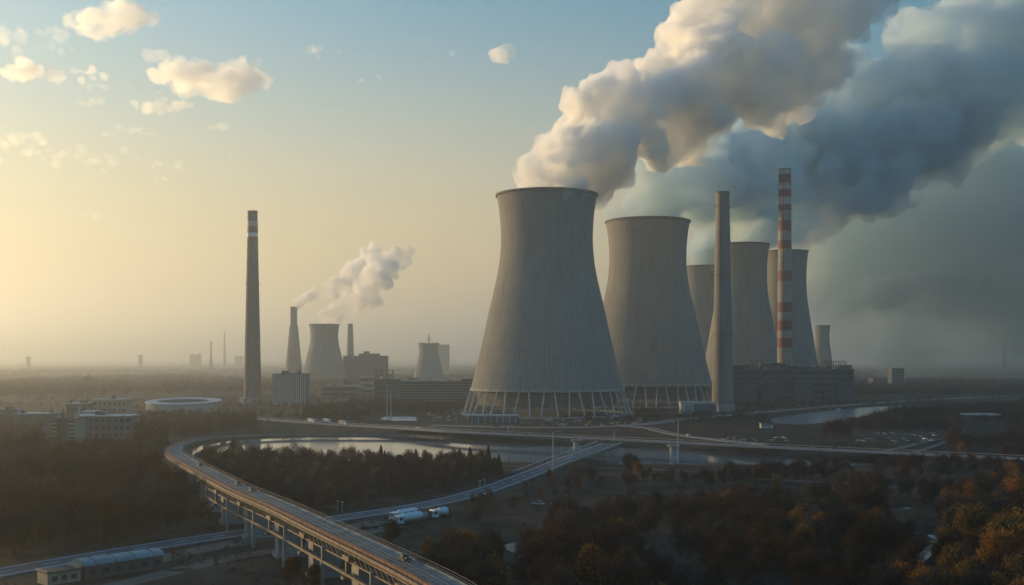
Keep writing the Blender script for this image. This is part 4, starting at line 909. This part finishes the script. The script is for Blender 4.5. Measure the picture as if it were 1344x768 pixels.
def blocks(a):
    x, y, h = a[:3]; px = x/y*F+672; b = 472+50*F/y; top = 472+(50-h)*F/y
    for x0, x1, y0, y1 in ((490, 556, 544, 556), (1260, 1322, 548, 566), (1205, 1240, 704, 728), (1168, 1205, 660, 672), (655, 690, 712, 742), (995, 1018, 552, 565), (1120, 1240, 566, 592), (60, 175, 552, 572)):
        if x0-4 < px < x1+4 and b > y0 and top < y1: return True
    return False
ALL = [a for a in ALL if seen(a) and not blocks(a)]
# trees that show largest: nearest first, taking those with a free view (front rows of every wood come first by distance)
def inframe(a): px = a[0]/a[1]*F+672; return 0 < px < 1344 and 472+(50-a[2])*F/a[1] < 758
ALL.sort(key=lambda a: (not inframe(a), a[1]/a[2]))
N_IND = 300-len(SPECIAL)-len(CON)
for x, y, h, m, kd, lb in ALL[:N_IND]: tree(x, y, h, m, kd, lb, 'trees: '+lb, rnd)
# the rest as one object
cache = {}
VV = []; MI = []; rg = np.random.default_rng(8)
for x, y, h, m, kd, lb in ALL[N_IND:]:
    n = int(np.clip(1500*(300/y)**1.3, 170, 1500)); kv = rg.integers(4); b_ = max(1, n//250)
    key = (kd, kv, b_)
    if key not in cache:
        s0 = crown_pts(900+int(kv), kd, b_*250).reshape(-1, 4, 3); c_ = s0.mean(1, keepdims=True); cache[key] = (c_+(s0-c_)*np.sqrt(3400/(b_*250))*.72).reshape(-1, 3)
    V = cache[key]; a = rg.random()*6.28; ca, sa = math.cos(a), math.sin(a); s = h*rg.uniform(.9, 1.2)
    VV.append(np.stack([(V[:, 0]*ca-V[:, 1]*sa)*s+x, (V[:, 0]*sa+V[:, 1]*ca)*s+y, V[:, 2]*h-.1], 1)); MI.append(np.full(len(V)//4, m))
VV = np.concatenate(VV); MI = np.concatenate(MI)
tag(np_mesh('woodland', VV, np.arange(len(VV)).reshape(-1, 4), LEAF, MI), kind='stuff')
print('trees', len(ALL), 'quads', len(MI))
# scrub on open ground and clumps over the far plain
VV = []; MI = []; rg = np.random.default_rng(21)
base = [crown_pts(40+i, 'bare', 60).reshape(-1, 4, 3) for i in range(5)]
base = [(lambda c_, s0: (c_+(s0-c_)*3.2).reshape(-1, 3))(s0.mean(1, keepdims=True), s0) for s0 in base]
def scatter(n, yr, xr, hr, power=1.0, keep=None):
    y = yr[0]*(yr[1]/yr[0])**rg.random(n); px = rg.uniform(xr[0], xr[1], n); x = (px-672)/F*y; A = np.stack([x, y], 1)
    k = np.ones(n, bool)
    for ln, w in ((ROAD, 9), (HWY, 10), (PLANT, 9), (VIA, 6), (RAMP, 7), (LANE, 4)):
        d, _ = seg_dist(x, y, ln[::3]); k &= d > w
    for P in POLYS: e, _ = seg_dist(x, y, P, True); k &= ~(inside(x, y, P) | (e < 1.5))
    for t_, rr in ((T1, 84), (T2, 84), (T4, 62), (T5, 56)): k &= np.hypot(x-t_.location.x, y-t_.location.y) > rr
    if keep is not None: k &= keep(x, y)
    for x_, y_ in A[k]:
        V = base[rg.integers(5)]; a = rg.random()*6.28; h = rg.uniform(*hr); s = h*rg.uniform(.9, 2.0)
        VV.append(np.stack([(V[:, 0]*math.cos(a)-V[:, 1]*math.sin(a))*s+x_, (V[:, 0]*math.sin(a)+V[:, 1]*math.cos(a))*s+y_, V[:, 2]*h-.4], 1)); MI.append(np.full(len(V)//4, rg.choice([0, 0, 2, 1])))
scatter(5200, (230, 860), (-20, 1364), (.6, 2.2), keep=lambda x, y: vnoise(x, y, 25, 5) > .42)
o = np_mesh('scrub', np.concatenate(VV), np.arange(sum(map(len, VV))).reshape(-1, 4), LEAF, np.concatenate(MI)); tag(o, kind='stuff')
VV = []; MI = []
scatter(7000, (860, 2300), (-20, 1364), (3, 7), keep=lambda x, y: vnoise(x, y, 90, 6)+.25*vnoise(x, y, 30, 7) > .57)
base = [crown_pts(140+i, 'bare', 14).reshape(-1, 4, 3) for i in range(6)]
base = [(lambda c_, s0: (np.stack([c_[..., 0]*1.6, c_[..., 1]*1.6, c_[..., 2]*.8], -1)+(s0-c_)*7).reshape(-1, 3))(s0.mean(1, keepdims=True), s0) for s0 in base]
scatter(30000, (1500, 12000), (-30, 1374), (7, 13), keep=lambda x, y: vnoise(x, y*.5, 260, 16)+.35*vnoise(x, y, 60, 17) > .60)
o = np_mesh('distant_woods', np.concatenate(VV), np.arange(sum(map(len, VV))).reshape(-1, 4), LEAF, np.concatenate(MI)); tag(o, kind='stuff')
# small debris, sheds and plant clutter between the roads and the plant
rb = MB(); r = random.Random(9)
for (x0, x1, y0, y1, n, hm) in ((560,615,535,553,70,2.2), (400,480,520,534,60,2.5), (700,900,548,556,50,.8), (940,1040,574,580,26,.5), (1120,1230,568,582,36,.6), (170,190,530,545,25,2), (680,840,555,559,30,1), (950,1120,533,540,40,1.5), (90,130,640,655,26,.6), (130,155,640,655,16,.6), (45,70,684,694,14,.5), (540,620,524,532,30,2)):
    for _ in range(n):
        g = G(r.uniform(x0, x1), r.uniform(y0, y1)); s = r.uniform(.4, 2.0); rb.box((g.x-s, g.y-s*r.uniform(.4, 1), -.6), (g.x+s, g.y+s*r.uniform(.4, 1), r.uniform(.3, hm)), r.uniform(0, 3), (g.x, g.y), r.choices([0,1,2,3],[.45,.4,.06,.09])[0])
tag(rb.build('rubble', [M['concrete'], M['steel'], M['roof_pale'], M['tan_wall']]), kind='stuff')

# ------------------------------------------------------------------ steam and smoke
def plume(name, label, spine, mat, vox, seed, disp, kind=None, cat='steam plume', group=None, lump=(.25, .45), nl=7, core=.66):
    import bmesh
    rr_ = random.Random(seed); bm = bmesh.new(); pts = [(W(px, py, Y), r*Y/F) for px, py, Y, r in spine]
    for (a, ra), (b, rb_) in zip(pts, pts[1:]):
        d = (b-a).length; steps = max(1, int(d/(.28*(ra+rb_)/2)))
        for s in range(steps):
            t = s/steps; c = a.lerp(b, t); R = ra+(rb_-ra)*t; bmesh.ops.create_icosphere(bm, subdivisions=2, radius=R*core, matrix=Matrix.Translation(c))
            for q in range(nl):
                u = Vector((rr_.gauss(0, 1), rr_.gauss(0, 1), rr_.gauss(0, 1))).normalized(); rr = R*rr_.uniform(*lump); bmesh.ops.create_icosphere(bm, subdivisions=2, radius=rr, matrix=Matrix.Translation(c+u*(R-rr*.8)))
    me = bpy.data.meshes.new(name); bm.to_mesh(me); bm.free(); me.materials.append(mat)
    o = bpy.data.objects.new(name, me); COL.objects.link(o); m = o.modifiers.new('union', 'REMESH'); m.mode = 'VOXEL'; m.voxel_size = vox; m.use_smooth_shade = True
    for i, (sc, st) in enumerate(disp):
        tx = bpy.data.textures.new('%s_%d' % (name, i), 'VORONOI'); tx.noise_scale = sc; tx.distance_metric = 'DISTANCE'; dm = o.modifiers.new('billow', 'DISPLACE'); dm.texture = tx; dm.strength = -st; dm.mid_level = .5; dm.texture_coords = 'LOCAL'
    m = o.modifiers.new('clean', 'REMESH'); m.mode = 'VOXEL'; m.voxel_size = vox*.8; m.use_smooth_shade = True
    tag(o, label, cat, group, kind); return o
big = [(44, 22), (20, 17), (9, 9), (5, 5)]
steam = vol_mat('steam', (.995,.995,.985), .065, .5, (60, 420, .15, .04, .028)); steam2 = vol_mat('grey_steam', (.77,.865,.90), .035, .45, (200, 900, .07, .024, .014)); thin_ = vol_mat('thin_steam', (.95,.95,.95), .03, .3)
plume('steam_plume', 'thick sunlit white steam rising from the widest cooling tower', [(718,262,1000,45),(718,243,1000,58),(738,212,1000,68),(785,182,1010,70),(850,152,1030,76),(925,112,1050,92),(990,60,1080,112),(1070,-10,1100,120),(1110,-50,1110,125)], steam, 2.8, 1, big)
plume('steam_plume', 'grey steam leaving the second cooling tower and drifting right', [(850,302,1200,46),(850,282,1200,53),(890,245,1210,58),(940,232,1310,66),(1000,208,1600,78),(1070,185,1700,92),(1150,150,1720,106),(1260,110,1680,112),(1380,80,1700,130),(1500,40,1700,140)], steam2, 4, 2, big)
plume('steam_plume', 'pale steam behind the plain chimney from the half hidden tower', [(924,362,1772,28),(926,335,1772,34),(950,300,1780,44),(1000,270,1800,52),(1060,240,1820,60)], steam2, 5, 3, big)
plume('steam_plume', 'dark steam over the tower between the two tall chimneys', [(974,326,1431,26),(985,308,1450,34),(1030,280,1570,46),(1090,250,1600,60),(1160,215,1620,72),(1240,175,1640,80)], steam2, 5, 4, big)
plume('steam_plume', 'thin steam at the rim behind the striped chimney', [(1031,338,1522,22),(1040,318,1522,24),(1075,300,1560,24),(1110,280,1600,22)], thin_, 4, 5, [(20,10),(8,5)])
plume('steam_plume', 'small grey plume drifting right from the tiny far tower', [(1079,430,2400,8),(1086,416,2400,11),(1105,402,2400,17),(1140,386,2400,24),(1185,376,2400,22),(1235,370,2400,20),(1290,366,2400,14)], vol_mat('far_steam', (.50,.62,.68), .018, .3), 5, 6, [(50,32),(24,18),(10,8)])
small = [(34,22),(16,13),(7,6)]; smat = vol_mat('small_plant_steam', (.99,.99,.98), .09, .45, (-9000, 9000, .07, .07, .03))
plume('steam_plume', 'low white steam leaving the stepped chimney of the small plant', [(385,404,2300,4),(390,396,2300,7),(404,389,2300,9),(425,383,2300,10),(445,373,2300,13),(462,360,2300,18),(478,344,2300,20),(500,334,2300,16)], smat, 3.2, 7, small)
plume('steam_plume', 'billowing steam from the hazy cooling tower of the small plant', [(425,430,2170,16),(432,417,2170,14),(450,406,2170,15),(470,394,2180,19),(488,374,2200,25),(502,354,2220,25),(520,342,2240,17),(536,338,2240,9)], smat, 3.6, 8, small)
# dark smoke bank lying over the right of the plant
plume('smoke_bank', 'wide dark bank of smoke hanging over the right half of the sky', [(1100,425,2500,45),(1150,375,2500,105),(1230,345,2500,160),(1330,330,2500,190),(1430,325,2500,200),(1540,320,2500,200)], vol_mat('smoke', (.21,.36,.44), .0048, .2), 14, 9, [(120,80),(50,30)], cat='smoke')

# ------------------------------------------------------------------ clouds, above and beyond the haze
cm = vol_mat('cloud', (.99,.99,.99), .006, .4, (-9000, 9000, .006, .006, .004)); cthin = vol_mat('thin_cloud', (.97,.97,.97), .0022, .4, (-9000, 9000, .0026, .0026, .004))
CL = [(145,28,46,24,0,'puffy cloud at the top left'), (278,108,62,26,0,'largest puffy cloud, left of centre'), (215,140,38,9,0,'flat tail cloud under the largest puffy cloud'), (98,97,38,8,0,'flat slim cloud below the puffy top left one'), (18,92,34,14,0,'cloud at the left edge'),
      (8,42,22,14,1,'wispy cloud in the top left corner'), (68,46,18,11,1,'small wispy cloud left of the puffy top left one'), (214,76,18,11,1,'small wispy cloud between the two puffy ones'), (125,208,76,11,1,'long thin grey cloud at left'), (22,182,34,10,1,'thin cloud at the left edge, middle height'),
      (218,237,18,7,1,'tiny wisp under the long grey cloud'), (110,284,42,6,1,'lowest thin cloud at left'), (488,103,30,5,0,'slim cloud in the middle of the sky'), (658,69,16,11,0,'small puffy cloud left of the big steam'), (597,71,8,5,0,'tiny puff left of the small puffy cloud'),
      (120,134,17,6,1,'tiny cloud under the flat slim cloud'), (284,168,13,6,1,'tiny puff below the largest cloud'), (165,172,30,9,1,'faint wisp above the long grey cloud'), (1290,10,60,22,1,'pale cloud in the top right corner'), (245,92,30,16,1,'wispy shoulder of the largest cloud'),
      (60,204,80,7,1,'streak'), (150,222,60,5,1,'streak'), (30,60,50,10,1,'streak'), (150,110,55,6,1,'streak'), (95,282,48,5,1,'streak'), (320,205,40,4,1,'streak'), (400,70,50,5,1,'streak')]
for i, (px, py, hw, hh, th, lb) in enumerate(CL):
    hw *= 1.45 if th else 1.22; hh *= .95 if th else 1.2
    r = random.Random(i+50); D = 7000; k = D/F; import bmesh; bm = bmesh.new(); c = W(px, py, D); n = 10+int(hw/3)
    for j in range(n):
        u = r.uniform(-1, 1); e = math.sqrt(1-u*u*.9); rad = r.uniform(.35, .75)*hh*e*k; bmesh.ops.create_icosphere(bm, subdivisions=2, radius=rad, matrix=Matrix.Translation(c+Vector((u*hw*k*.9, r.uniform(-.5, .5)*hw*k, r.uniform(-.35, .5)*hh*e*k))) @ Matrix.Diagonal((1.5, 1.2, .8, 1)))
    me = bpy.data.meshes.new('cloud'); bm.to_mesh(me); bm.free(); me.materials.append(cthin if th else cm); o = bpy.data.objects.new('cloud', me); COL.objects.link(o)
    m = o.modifiers.new('union', 'REMESH'); m.mode = 'VOXEL'; m.voxel_size = 12; m.use_smooth_shade = True
    for q, (sc, st) in enumerate(((130, 80), (60, 48), (26, 22))):
        tx = bpy.data.textures.new('cl%d_%d' % (i, q), 'VORONOI'); tx.noise_scale = sc; dm = o.modifiers.new('billow', 'DISPLACE'); dm.texture = tx; dm.strength = -st*(.6 if hh < 9 else 1); dm.mid_level = .5; dm.texture_coords = 'LOCAL'
    m = o.modifiers.new('clean', 'REMESH'); m.mode = 'VOXEL'; m.voxel_size = 11; m.use_smooth_shade = True
    tag(o, kind='structure')

# ------------------------------------------------------------------ haze
mb = MB(); mb.box((-25000,-3000,-5), (25000,24500,650)); tag(mb.build('haze', vol_mat('haze_air', (.70,.75,.76), .00019, .62)), kind='stuff')
for o in list(COL.objects):
    for k_ in ('_h', '_w', '_d'):
        if k_ in o: del o[k_]
